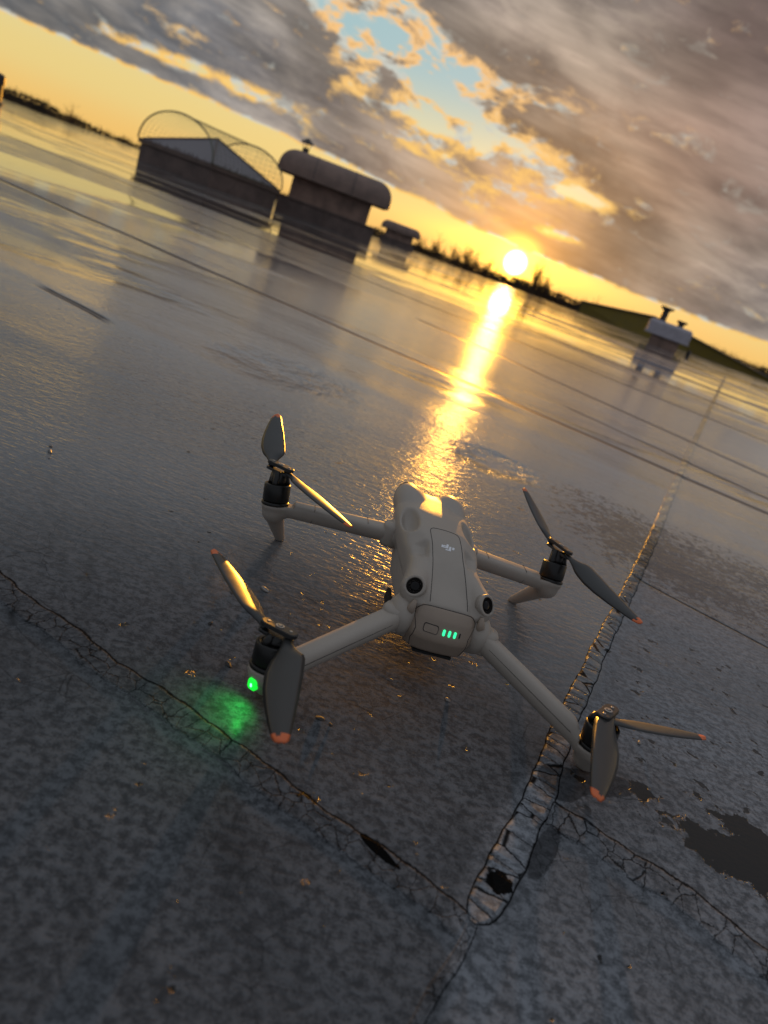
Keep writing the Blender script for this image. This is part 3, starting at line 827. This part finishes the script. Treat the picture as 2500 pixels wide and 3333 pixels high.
def sdf_obj(name, fn, lo, hi, h, mat, parent, proj=2):
    V, F = surf_nets(fn, lo, hi, h)
    for _ in range(proj):      # pull the vertices onto the surface
        e = 0.3
        x_, y_, z_ = V.T
        d = fn(x_, y_, z_)
        gx = (fn(x_ + e, y_, z_) - fn(x_ - e, y_, z_)) / (2 * e); gy = (fn(x_, y_ + e, z_) - fn(x_, y_ - e, z_)) / (2 * e); gz = (fn(x_, y_, z_ + e) - fn(x_, y_, z_ - e)) / (2 * e)
        gl = np.maximum(gx ** 2 + gy ** 2 + gz ** 2, 0.15)
        st_ = np.clip(d / gl, -h * 0.5, h * 0.5)
        V = V - np.stack([gx * st_, gy * st_, gz * st_], 1)
    return mesh_obj(name, V / 1000.0, F, mat, parent, smooth=True)
def drop(fn, x_, y_, z0=105.0, z1=20.0):
    """height of the surface under (x, y)"""
    zz = np.linspace(z0, z1, 700); d = fn(np.full_like(zz, x_), np.full_like(zz, y_), zz)
    i = np.argmax(d < 0)
    if i == 0: return None
    return zz[i - 1] + (zz[i] - zz[i - 1]) * d[i - 1] / (d[i - 1] - d[i])
def push(fn, x_, z_, y0=-90.0, y1=-40.0):
    yy = np.linspace(y0, y1, 600); d = fn(np.full_like(yy, x_), yy, np.full_like(yy, z_))
    i = np.argmax(d < 0)
    return yy[i - 1] + (yy[i] - yy[i - 1]) * d[i - 1] / (d[i - 1] - d[i])

M_body = simple('matt_grey_shell', (0.395, 0.345, 0.295), 0.42, 0.0, 0.03, 30, bump=0.12, bscale=3500)
M_batt = simple('bounce_tinted_battery_shell', (0.345, 0.27, 0.21), 0.42, 0.0, 0.03, 30, bump=0.12, bscale=3500)  # grey shell with the golden bounce off the roof painted into its colour
M_gap = simple('shell_gap', (0.02, 0.02, 0.02), 0.7)
M_blade = simple('dark_grey_blade', (0.032, 0.032, 0.031), 0.34, 0.0, 0.06, 60)
M_tip = simple('orange_blade_tip', (0.75, 0.16, 0.045), 0.45, 0.0, 0.05, 60)
M_motor = simple('black_motor_metal', (0.018, 0.017, 0.016), 0.34, 0.3, 0.2, 60)
M_hub = simple('black_hub_plastic', (0.022, 0.022, 0.022), 0.38, 0.0, 0.1, 80)
M_pin = simple('steel_pin', (0.45, 0.44, 0.42), 0.35, 0.8, 0.1, 80)
M_lensr = simple('lens_ring', (0.012, 0.010, 0.009), 0.75, spec=0.1)
M_lens = simple('lens_glass', (0.006, 0.005, 0.005), 0.12, spec=0.25)
M_bellyd = simple('black_underside', (0.012, 0.012, 0.012), 0.6)
M_logo = simple('pale_logo_print', (0.88, 0.89, 0.92), 0.45, 0, 0.02)
M_green = simple('lit_green_lamp', (0.05, 0.5, 0.1), 0.3, emit=(0.005, 1.0, 0.04), estr=1.0)
M_core = simple('lit_lamp_core', (0.3, 0.8, 0.8), 0.3, emit=(0.40, 1.0, 0.85), estr=1.6)
M_led = simple('lit_battery_indicator', (0.05, 0.5, 0.25), 0.3, emit=(0.03, 1.0, 0.36), estr=1.5)

drone = tag(empty('camera_drone', (0.06082, 0.53633, 0.0), R(11.335)), 'grey four-armed folding drone with open propellers standing on the frosted roof', 'drone')
shell = sdf_obj('upper_shell', upper, (-46, -70, 36), (46, 136, 104), 1.25, M_body, drone)
belly = sdf_obj('lower_shell', lower, (-46, -68, 18), (46, 124, 90), 1.5, M_body, drone)
batt = sdf_obj('battery', battery, (-32, -78, 20), (32, -42, 74), 1.25, M_batt, drone)
bb = MB(); bb.box(-0.016, 0.016, -0.0640, -0.050, 0.0250, 0.0272); bb.build('underside_pad', M_bellyd, drone)
sp = MB(); sp.box(-0.0335, -0.0305, -0.034, 0.012, 0.024, 0.034); sp.build('side_vent', M_bellyd, drone)

def line_on(name, pts, r=0.00028, parent=None, mat=None):
    mb = MB(); mb.tube([(p[0] / 1000, p[1] / 1000, p[2] / 1000) for p in pts], r, 6); return mb.build(name, mat or M_gap, parent or drone)
def cr2(pts, n=8):
    P = [Vector((*p, 0)) for p in pts]; P = [P[0] * 2 - P[1]] + P + [P[-1] * 2 - P[-2]]; out = []
    for i in range(1, len(P) - 2):
        for k in range(n):
            t = k / n; a, b_, c_, d_ = P[i - 1:i + 3]
            out.append(0.5 * ((2 * b_) + (c_ - a) * t + (2 * a - 5 * b_ + 4 * c_ - d_) * t * t + (3 * b_ - a - 3 * c_ + d_) * t ** 3))
    out.append(P[-2]); return [(p.x, p.y) for p in out]
hatch = [(-15.5, -57), (-15.0, -45), (-13.8, -20), (-13.4, 0), (-13.6, 18), (-13.2, 25), (-10.8, 28.6), (-6, 29.6), (0, 30), (6, 29.6), (10.8, 28.6), (13.2, 25), (13.6, 18), (13.4, 0), (13.8, -20), (15.0, -45), (15.5, -57)]
pp = []
for (x_, y_) in cr2(hatch, 6):
    z_ = drop(upper, x_, y_)
    if z_: pp.append((x_, y_, z_ + 0.02))
line_on('hatch_gap', pp)
# gap between the shell and the battery
pp = []
for x_ in np.linspace(-27, 27, 40):
    y_ = -58.3 - 0.0
    z_ = drop(battery, x_, y_ - 1.2)
    if z_: pp.append((x_, y_ - 1.3, z_ + 0.05))
if len(pp) > 2: line_on('shell_gap', pp)
for sx_ in (-1, 1):
    pp = []
    for z_ in np.linspace(62, 30, 26):
        xx = sx_ * float(np.interp(z_, [30, 38, 48, 56, 62], [20.5, 22.5, 21.5, 24.5, 24.5])); y_ = push(battery, xx, z_); pp.append((xx, y_ + 0.02, z_))
    line_on('battery_gap', pp)
# power button and charge lights on the back of the battery
def back_patch(name, cx_, cz_, w_, h_, r_, mat, parent, lift=0.35, thick=0.5):
    pts = []
    for (sx_, sz_, a0) in ((1, 1, 0), (-1, 1, 90), (-1, -1, 180), (1, -1, 270)):
        for k in range(6):
            a = R(a0 + 90 * k / 5); pts.append((cx_ + sx_ * (w_ - r_) + r_ * math.cos(a), cz_ + sz_ * (h_ - r_) + r_ * math.sin(a)))
    V = []
    for (x_, z_) in pts: V.append((x_, push(battery, x_, z_) - lift, z_))
    for (x_, z_) in pts: V.append((x_, push(battery, x_, z_) + thick, z_))
    n = len(pts); c0 = (cx_, push(battery, cx_, cz_) - lift, cz_); V.append(c0)
    F = [(k, (k + 1) % n, 2 * n) for k in range(n)] + [(k, k + n, (k + 1) % n + n, (k + 1) % n) for k in range(n)]
    return mesh_obj(name, np.array(V) / 1000, F, mat, parent)
back_patch('power_button_gap', -10.5, 51.0, 5.9, 3.3, 1.8, M_gap, batt, 0.45)
back_patch('power_button', -10.5, 51.0, 5.4, 2.75, 1.5, M_batt, batt, 0.75)
for k in range(3):
    back_patch('charge_light', 0.2 + 4.5 * k, 50.6, 0.95, 2.3, 0.9, M_led, batt, 0.5)
back_patch('unlit_charge_light', 13.3, 50.6, 0.6, 1.9, 0.5, M_gap, batt, 0.2)
# side latch of the battery
for sx_ in (-1, 1):
    la = MB(); la.tube([(sx_ * 0.0275, -0.0600, 0.0665), (sx_ * 0.0288, -0.0615, 0.059), (sx_ * 0.0280, -0.0610, 0.052)], [0.0014, 0.0036, 0.0010], 10); la.build('battery_latch', M_batt, batt, True)
# rear sensors
def frame_of(nrm):
    q = Vector(nrm).to_track_quat('Z', 'Y').to_matrix(); return q
for sx_ in (-1, 1):
    nn = Vector((sx_ * PN[0], PN[1], PN[2])); c0 = Vector((sx_ * PC[0], PC[1], PC[2])) / 1000; M = frame_of(nn)
    a = MB(); a.lathe([(0.0086, -0.004), (0.0089, 0.0010), (0.0084, 0.0019), (0.0068, 0.0021), (0.0064, 0.0014), (0.0064, -0.0030)], 40, c0, M); ra = a.build('sensor_rim', M_body, drone, True)
    b = MB(); b.lathe([(0.0064, 0.0000), (0.0064, 0.0018), (0.0058, 0.0022), (0.0046, 0.0012), (0.0044, 0.0008)], 40, c0, M); b.build('lens_ring', M_lensr, ra, True)
    c_ = MB(); c_.lathe([(0.0044, 0.0004), (0.0040, 0.0011), (0.0024, 0.0016), (0.0002, 0.0018)], 32, c0, M); c_.build('lens', M_lens, ra, True)
    # front sensors in the ears
    c1 = Vector((sx_ * 0.0235, 0.1275, 0.0855)); M = frame_of((sx_ * 0.45, 0.75, 0.45))
    d_ = MB(); d_.lathe([(0.0066, -0.002), (0.0066, 0.0050), (0.0050, 0.0056), (0.0002, 0.0060)], 28, c1, M); d_.build('front_lens', M_lens, drone, True)
# camera and gimbal under the nose
gm = MB(); gm.box(-0.015, 0.015, 0.104, 0.121, 0.040, 0.060); gb = gm.build('gimbal_camera', M_hub, drone)
gl_ = MB()
gl_.lathe([(0.0085, 0), (0.0085, 0.004), (0.0075, 0.0045)], 24, (0.0, 0.121, 0.050), frame_of((0, 1, 0)))
gl_.build('camera_lens', M_lens, gb, True)

# logo on the hatch: slanted block letters d j i, read from behind
def logo():
    # coordinates in letter units, x to the right, y up; each polygon is convex
    sl_ = 0.20
    P = []
    def bar(x0, y0, x1, y1): P.append([(x0, y0), (x1, y0), (x1, y1), (x0, y1)])
    bar(0.0, 1.15, 0.75, 2.55)       # bowl of d: left side
    bar(0.75, 1.15, 1.95, 1.70); bar(0.75, 2.05, 1.95, 2.6)
    bar(1.95, 1.15, 2.85, 3.7)        # stem of d
    bar(3.2, 0.0, 4.1, 2.6); bar(1.9, 0.0, 3.2, 0.55)      # j
    bar(4.5, 1.1, 5.4, 2.6)         # i
    mb = MB(); S = 11.6 / 5.4
    for q in P:
        vv = []
        for lift in (0.35, 0.0):
            for (a, b_) in q:
                xx = (a + b_ * sl_ - 2.95) * S; yy = (b_ - 1.7) * S + 2.4
                z_ = drop(upper, xx, yy); vv.append((xx / 1000, yy / 1000, (z_ + lift) / 1000))
        mb.add(vv, [(0, 1, 2, 3), (4, 7, 6, 5), (0, 4, 5, 1), (1, 5, 6, 2), (2, 6, 7, 3), (3, 7, 4, 0)])
    mb.build('logo', M_logo, shell)
logo()

def orient(a, b):
    return (Vector(b) - Vector(a)).normalized()
def blade(parent, root, tip, hand, name='blade', t0=24, t1=8):
    """hand +1: the right-hand edge (seen along the blade) hangs lower"""
    root = Vector(root) / 1000; tip = Vector(tip) / 1000
    ax = (tip - root).normalized(); right = ax.cross(Vector((0, 0, 1))).normalized(); upv = right.cross(ax).normalized()
    L = (tip - root).length
    A = [(0, 3.6), (0.07, 3.9), (0.13, 6.2), (0.19, 10.2), (0.24, 11.2), (0.4, 10.3), (0.6, 8.3), (0.8, 6.0), (0.93, 4.3), (0.985, 3.2), (1.0, 1.0)]
    B = [(0, 3.6), (0.07, 4.0), (0.15, 6.4), (0.25, 10.6), (0.38, 13.0), (0.52, 13.0), (0.7, 10.9), (0.85, 8.2), (0.95, 6.0), (0.99, 4.0), (1.0, 1.5)]
    ts = sorted(set([0, .03, .07, .1, .13, .16, .19, .215, .24, .28, .33, .38, .45, .52, .6, .68, .76, .83, .89, .93, .955, .975, .99, 1.0]))
    V = []; m_ = 9; ids = []
    for t in ts:
        tw_ = R(t0 + (t1 - t0) * min(1, t * 1.1)) * min(1.0, max(0.0, (t - 0.04) / 0.16))
        a_ = interp(t, A); b_ = interp(t, B)
        # shoulder edge is on the higher side
        lo_, hi_ = b_, a_
        th_ = 1.9 * (1 - t) + 0.7
        bend = Vector((0, 0, 0.0035 * t * t))
        c = root + ax * (L * t) + bend
        dn = right * hand
        cd_ = (dn * math.cos(tw_) - upv * math.sin(tw_)); nn = (upv * math.cos(tw_) + dn * math.sin(tw_))
        top = []; bot = []
        for j in range(m_):
            s = j / (m_ - 1); w = (-hi_ + (hi_ + lo_) * s) / 1000
            e = math.sqrt(max(0.0, 1 - (2 * s - 1) ** 2)); camb = 0.0011 * (1 - (2 * s - 1) ** 2) * min(1, t * 6)
            top.append(c + cd_ * w + nn * (camb + th_ / 2000 * e)); bot.append(c + cd_ * w + nn * (camb - th_ / 2000 * e))
        V += top + bot[::-1][1:-1]
    n = 2 * m_ - 2; F = []; mi = []
    for i in range(len(ts) - 1):
        for k in range(n):
            F.append((i * n + k, i * n + (k + 1) % n, (i + 1) * n + (k + 1) % n, (i + 1) * n + k))
            kk = min(k, n - k)
            mi.append(1 if ts[i] >= (0.925 if kk < 4 else 0.955 if kk < 6 else 0.93) else 0)
    F.append(tuple(range(n))[::-1]); mi.append(0); F.append(tuple(range((len(ts) - 1) * n, len(ts) * n))); mi.append(1)
    if hand < 0: pass
    o = mesh_obj(name, V, F, None, parent, smooth=True, mats=[M_blade, M_tip])
    o.data.polygons.foreach_set('material_index', mi)
    bm = bmesh.new(); bm.from_mesh(o.data); bmesh.ops.recalc_face_normals(bm, faces=bm.faces); bm.to_mesh(o.data); bm.free()
    return o

def rotor(side, front):
    s = -1 if side == 'L' else 1
    if front:
        lowc = Vector((s * 144.5, 94, 49.5)); hubc = Vector((s * 148, 100 if side == 'L' else 108, 80))
        if side == 'R': lowc.y = 98
        if side == 'L': piv = ((-156.6, 103, 80), (-141.4, 95.5, 80)); tips = ((-164.5, 198, 97), (-79.5, 25, 69.5)); hand = -1
        else: piv = ((139.0, 117.5, 80), (148.8, 98, 80)); tips = ((121.5, 206, 98), (199.5, 8, 64.5)); hand = 1
    else:
        lowc = Vector((s * 125, -131.5, 31)); hubc = Vector((s * 125.5, -128, 53))
        if side == 'L': piv = ((-133.4, -124, 53), (-118.2, -130.5, 53)); tips = ((-182.3, -45, 51), (-116.5, -233, 53)); hand = 1
        else: lowc = Vector((118.5, -129, 29.5)); hubc = Vector((116, -127, 52)); piv = ((110.8, -132, 52), (121.4, -121.8, 52)); tips = ((213, -110, 39), (69.5, -219, 51)); hand = -1
    hubc = (Vector(piv[0]) + Vector(piv[1])) / 2
    axd = (hubc - lowc).normalized(); M = frame_of(axd); H = (hubc - lowc).length
    # motor
    mt = empty('motor'); mt.parent = drone
    q = lambda z: (lowc + axd * z) / 1000
    hc = 16.5 if front else 14.5
    a = MB(); a.lathe([(0.0118, 0.0), (0.0124, 0.001), (0.0124, hc / 1000 - 0.0010), (0.0118, hc / 1000), (0.0092, hc / 1000 + 0.0001), (0.0088, hc / 1000 - 0.003), (0.004, hc / 1000 - 0.003)], 40, q(0), M)
    a.build('motor_bell', M_motor, mt, True)
    r_ = MB(); r_.lathe([(0.0128, -0.0035), (0.0130, -0.003), (0.0130, -0.0012), (0.0124, -0.0005), (0.010, -0.0004)], 40, q(0), M); r_.build('motor_base', M_motor, mt, True)
    sp_ = MB()
    for k in range(3):
        an = 2 * PI * k / 3 + 0.6; d0 = M @ Vector((math.cos(an), math.sin(an), 0))
        sp_.tube([Vector(q(hc - 1.2)) + d0 * 0.0098, Vector(q(hc + 1.8)) + d0 * 0.0080, Vector(q(H - 2.5)) + d0 * 0.0055], [0.0024, 0.0032, 0.0030], 8)
    sp_.lathe([(0.0062, 0), (0.0074, (H - hc) / 2500), (0.0070, (H - hc) / 1000)], 20, q(hc - 3), M)
    sp_.build('motor_shaft_mount', M_motor, mt, True)
    # propeller
    pr = empty('propeller'); pr.parent = drone
    p0, p1 = Vector(piv[0]) / 1000, Vector(piv[1]) / 1000; d_ = (p1 - p0).normalized(); pe = axd.cross(d_).normalized(); nn = d_.cross(pe).normalized()
    if nn.dot(axd) < 0: nn = -nn
    for nm, zz, th_, rr in (('hub_plate', 0.0008, 0.0030, 0.0052), ('lower_hub_plate', -0.0045, 0.0022, 0.0046)):
        ring = []
        for k in range(24):
            an = 2 * PI * k / 24; ex = p1 if math.cos(an) > 0 else p0
            ring.append(ex + d_ * (rr * math.cos(an)) + pe * (rr * math.sin(an)))
        ring = ring
        V = [p + nn * zz for p in ring] + [p + nn * (zz + th_ - 0.0006) for p in ring] + [(p - (p0 + p1) / 2) * 0.93 + (p0 + p1) / 2 + nn * (zz + th_) for p in ring]
        F = [tuple(range(24))[::-1], tuple(range(48, 72))] + [(i_ * 24 + k, i_ * 24 + (k + 1) % 24, (i_ + 1) * 24 + (k + 1) % 24, (i_ + 1) * 24 + k) for i_ in (0, 1) for k in range(24)]
        mesh_obj(nm, V, F, M_hub, pr)
    for pc, rr in ((p0, 0.0012), (p1, 0.0012)):
        pn = MB(); pn.lathe([(rr, 0.0035), (rr, 0.0041), (rr * 0.8, 0.0042)], 16, pc, frame_of(nn)); pn.build('pivot_pin', M_pin, pr)
    pn = MB(); pn.lathe([(0.0030, 0.0036), (0.0030, 0.0042), (0.0018, 0.0043), (0.0017, 0.0038), (0.0010, 0.0038), (0.0010, 0.0046)], 24, (p0 + p1) / 2, frame_of(nn)); pn.build('hub_screw', M_pin, pr)
    for k in range(2):
        pv = Vector(piv[k]) - nn * 1.2
        blade(pr, pv, tips[k], hand, t0=15 if (front and side == 'L' and k == 1) else 23, t1=8 if (front and side == 'L' and k == 1) else 13)
    return lowc, axd

arms = []
for side in 'LR':
    s = -1 if side == 'L' else 1
    lowc, axd = rotor(side, True)
    mc = lowc + Vector((0, 0, 0)) - axd * 4
    foot = (s * 128.8, 118 if side == 'L' else 124, 1.8)
    def fn(X_, Y_, Z_, s=s, mc=mc, foot=foot, axd=axd):
        d = cone(X_, Y_, Z_, (s * 33, 58, 66), (s * 139, 95, 45), 9.2, 8.6, (1, 1.0, 0.92))
        top = (X_ - s * 33) * 0 + Z_ - (66 - (np.abs(X_) - 33) * 0.198) - 6.5
        d = smax(d, top * 0.98, 3)
        d = smin(d, cone(X_, Y_, Z_, tuple(mc - axd * 2), tuple(mc - axd * 6), 12.4, 10.5), 7)
        pl = (X_ - (mc.x + axd.x * 1.0)) * axd.x + (Y_ - mc.y) * axd.y + (Z_ - mc.z) * axd.z
        d = smin(d, cone(X_, Y_, Z_, (mc.x * 0.995, mc.y + 1, mc.z - 8), foot, 9.6, 4.6, (1, 1.0, 1)), 5)
        d = smax(d, np.where(np.abs(X_) > abs(mc.x) - 17, pl - 1.0, -50), 1.0); d = smax(d, 0.3 - Z_, 0.6)
        return d
    lo = (min(s * 25, s * 165), 40, -3); hi = (max(s * 25, s * 165), 140, 84)
    ar = sdf_obj('front_arm', fn, lo, hi, 1.5, M_body, drone, 1)
    # hinge knuckle and seam along the arm
    k_ = MB(); k_.lathe([(0.0085, 0), (0.0098, 0.003), (0.0098, 0.018), (0.0080, 0.021)], 28, (s * 0.0365, 0.0585, 0.0535)); k_.build('hinge', M_body, ar, True)
    pts = []
    for x_ in np.linspace(44, 122, 24):
        yl = 58 + (x_ - 33) / 87 * 32 - (8.6 - (x_ - 33) * 0.008); pts.append((s * x_, yl - 0.15, 68 - (x_ - 33) * 0.198))
    line_on('arm_gap', pts, 0.00018, ar)
    for xx in (60, 108):
        yc = 58 + (xx - 33) / 106 * 37; zc_ = 66 - (xx - 33) * 0.198
        rg = MB(); ring = []
        for k in range(25):
            a = 2 * PI * k / 24; ring.append((s * xx / 1000, (yc + 9.05 * math.cos(a)) / 1000, (zc_ + min(6.55, 9.6 * math.sin(a))) / 1000))
        rg.tube(ring, 0.00022, 4, False); rg.build('arm_joint', M_gap, ar)
    ft = MB(); ft.lathe([(0.0034, 0.0001), (0.0036, 0.0015), (0.0030, 0.0022)], 16, (foot[0] / 1000, foot[1] / 1000, 0)); ft.build('foot_pad', M_bellyd, ar, True)
    lowc, axd = rotor(side, False)
    def fn2(X_, Y_, Z_, s=s, lowc=lowc, axd=axd):
        sh = (s * 36, -56, 47); en = (lowc.x - s * 8, lowc.y + 5, 25)
        d = cone(X_, Y_, Z_, sh, en, 9.4, 8.6, (1, 1, 0.95))
        d = smax(d, (Z_ - (np.interp(np.abs(X_), [36, 110], [47, 27]))) - 7.2, 3)
        b = cone(X_, Y_, Z_, tuple(lowc - axd * 5), (s * 121.5, -124, 12), 13.0, 11.0)
        d = smin(d, b, 6)
        pl = (X_ - lowc.x) * axd.x + (Y_ - lowc.y) * axd.y + (Z_ - lowc.z) * axd.z
        d = smax(d, np.where(np.abs(X_) > abs(lowc.x) - 14, pl + 3.5, -50), 1.0)
        d = smax(d, 0.3 - Z_, 1.5)
        return d
    lo = (min(s * 28, s * 142), -150, -3); hi = (max(s * 28, s * 142), -42, 62)
    ar = sdf_obj('rear_arm', fn2, lo, hi, 1.5, M_body, drone, 1)
    k_ = MB(); k_.lathe([(0.0085, 0), (0.0097, 0.002), (0.0097, 0.016), (0.0080, 0.019)], 28, (s * 0.0385, -0.0560, 0.036)); k_.build('hinge', M_body, ar, True)
    pts = []
    for t in np.linspace(0.12, 0.92, 24):
        x_ = 36 + t * (abs(lowc.x) - 44); y_ = -56 + t * (lowc.y + 61); z_ = 49.5 - t * 22
        dn = Vector((lowc.y + 61, -(abs(lowc.x) - 44))).normalized()
        ox, oy = (dn.x, dn.y) if dn.y < 0 else (-dn.x, -dn.y)
        pts.append((s * (x_ + ox * 8.9), y_ + oy * 8.9, z_))
    line_on('arm_gap', pts, 0.00018, ar)
    # status lamp on the outer side of the rear housing
    if side == 'L':
        lc = Vector((-122.8, -126.5, 18.0)); an0 = R(236)
        def skin(a, z_, lift):
            f_ = (z_ - 12) / 14.0; cx_, cy_ = -121.5 - 3.0 * f_, -124 - 6.3 * f_
            rr = np.linspace(22, 8, 240); d = fn2(cx_ + rr * math.cos(a), cy_ + rr * math.sin(a), np.full_like(rr, z_))
            r = rr[int(np.argmax(d < 0.15))] + lift
            return ((cx_ + r * math.cos(a)) / 1000, (cy_ + r * math.sin(a)) / 1000, z_ / 1000)
        def lens_(rw, rh, rd, lift, name, mat):
            p = Vector(skin(an0, lc.z, lift)); o_ = Vector((math.cos(an0), math.sin(an0), 0.0)); sd_ = Vector((-o_.y, o_.x, 0)); u_ = Vector((-0.10, -0.42, 1)).normalized()
            V = [p + o_ * rd]; n = 20; rows = 5
            for r_ in range(1, rows + 1):
                q_ = R(90 * r_ / rows)
                for k in range(n):
                    a = 2 * PI * k / n; ca_, sa_ = math.cos(a), math.sin(a); e_ = 0.62
                    V.append(p + sd_ * (rw * math.sin(q_) * math.copysign(abs(ca_) ** e_, ca_)) + u_ * (rh * math.sin(q_) * math.copysign(abs(sa_) ** e_, sa_)) + o_ * (rd * math.cos(q_) - (0.0018 if r_ == rows else 0)))
            F = [(0, 1 + k, 1 + (k + 1) % n) for k in range(n)] + [(1 + r_ * n + k, 1 + (r_ + 1) * n + k, 1 + (r_ + 1) * n + (k + 1) % n, 1 + r_ * n + (k + 1) % n) for r_ in range(rows - 1) for k in range(n)]
            mesh_obj(name, V, F, mat, ar, True)
        lens_(0.0036, 0.0066, 0.0013, 1.0, 'status_lamp', M_green)
        lens_(0.0009, 0.0026, 0.0010, 1.7, 'lamp_core', M_core)
        pl_ = bpy.data.lights.new('status_lamp_light', 'SPOT'); pl_.energy = 0.05; pl_.color = (0.02, 1.0, 0.10); pl_.shadow_soft_size = 0.004; pl_.spot_size = R(150); pl_.spot_blend = 0.8
        po = bpy.data.objects.new('status_lamp_light', pl_); COL.objects.link(po); po.parent = drone
        po.location = Vector((lc.x + 17.5 * math.cos(an0), lc.y + 17.5 * math.sin(an0), lc.z - 3)) / 1000
        po.rotation_euler = Vector((-0.75, -0.55, -1.0)).to_track_quat('-Z', 'Y').to_euler()

# ------------------------------------------------------------------ grit and pebbles on the roof
M_peb = simple('pale_grit', (0.26, 0.24, 0.22), 0.6, 0, 0.3, 300)
M_pebd = simple('dark_grit', (0.035, 0.033, 0.032), 0.7, 0, 0.3, 300)
def pebble(loc, r, dark, label, seed, group='grit and pebbles on the frosted roof'):
    rnd = random.Random(seed); bm = bmesh.new(); bmesh.ops.create_icosphere(bm, subdivisions=2, radius=1.0)
    sx_, sy_, sz_ = rnd.uniform(.8, 1.5), rnd.uniform(.5, .9), rnd.uniform(.3, .55)
    ks = [(Vector((rnd.uniform(-1, 1), rnd.uniform(-1, 1), rnd.uniform(-1, 1))).normalized(), rnd.uniform(.55, .9)) for _ in range(7)]
    for v in bm.verts:
        for nn, dd in ks:
            e = v.co.dot(nn)
            if e > dd: v.co -= nn * (e - dd)
        v.co = Vector((v.co.x * sx_ * r, v.co.y * sy_ * r, v.co.z * sz_ * r))
    me = bpy.data.meshes.new('pebble'); bm.to_mesh(me); bm.free(); me.materials.append(M_pebd if dark else M_peb)
    o = bpy.data.objects.new('pebble', me); COL.objects.link(o)
    o.location = (loc[0], loc[1], r * sz_ * 0.65); o.rotation_euler = (0, 0, rnd.uniform(0, 6)); tag(o, label, 'pebble', group)
for i, a in enumerate([((-0.344, 0.645), 0.0030, False, 'upper of three pale grit flakes far left of the drone'),
          ((-0.337, 0.632), 0.0034, False, 'middle of three pale grit flakes far left of the drone'),
          ((-0.329, 0.618), 0.0018, False, 'lowest and smallest of three pale grit flakes far left of the drone'),
          ((-0.073, 0.522), 0.0036, False, 'pale pebble between the left front leg and the rear left propeller'),
          ((-0.065, 0.407), 0.0026, True, 'dark grit chip below left of the green lamp'),
          ((-0.094, 0.447), 0.0022, True, 'dark grit chip left of the rear left propeller hub'),
          ((0.008, 0.387), 0.0028, True, 'dark grit crumb right of the rear left blade pointing at the viewer'),
          ((0.016, 0.384), 0.0018, True, 'tiny dark crumb beside the larger crumb right of the rear left blade'),
          ((0.097, 0.461), 0.0026, False, 'pale grit crumb in the golden glare under the drone tail'),
          ((-0.012, 0.475), 0.0018, True, 'small dark chip between rear left rotor and drone body'),
          ((0.265, 0.500), 0.0024, False, 'pale crumb beside the foot of the rear right arm')]):
    pebble(*a, seed=100 + i)
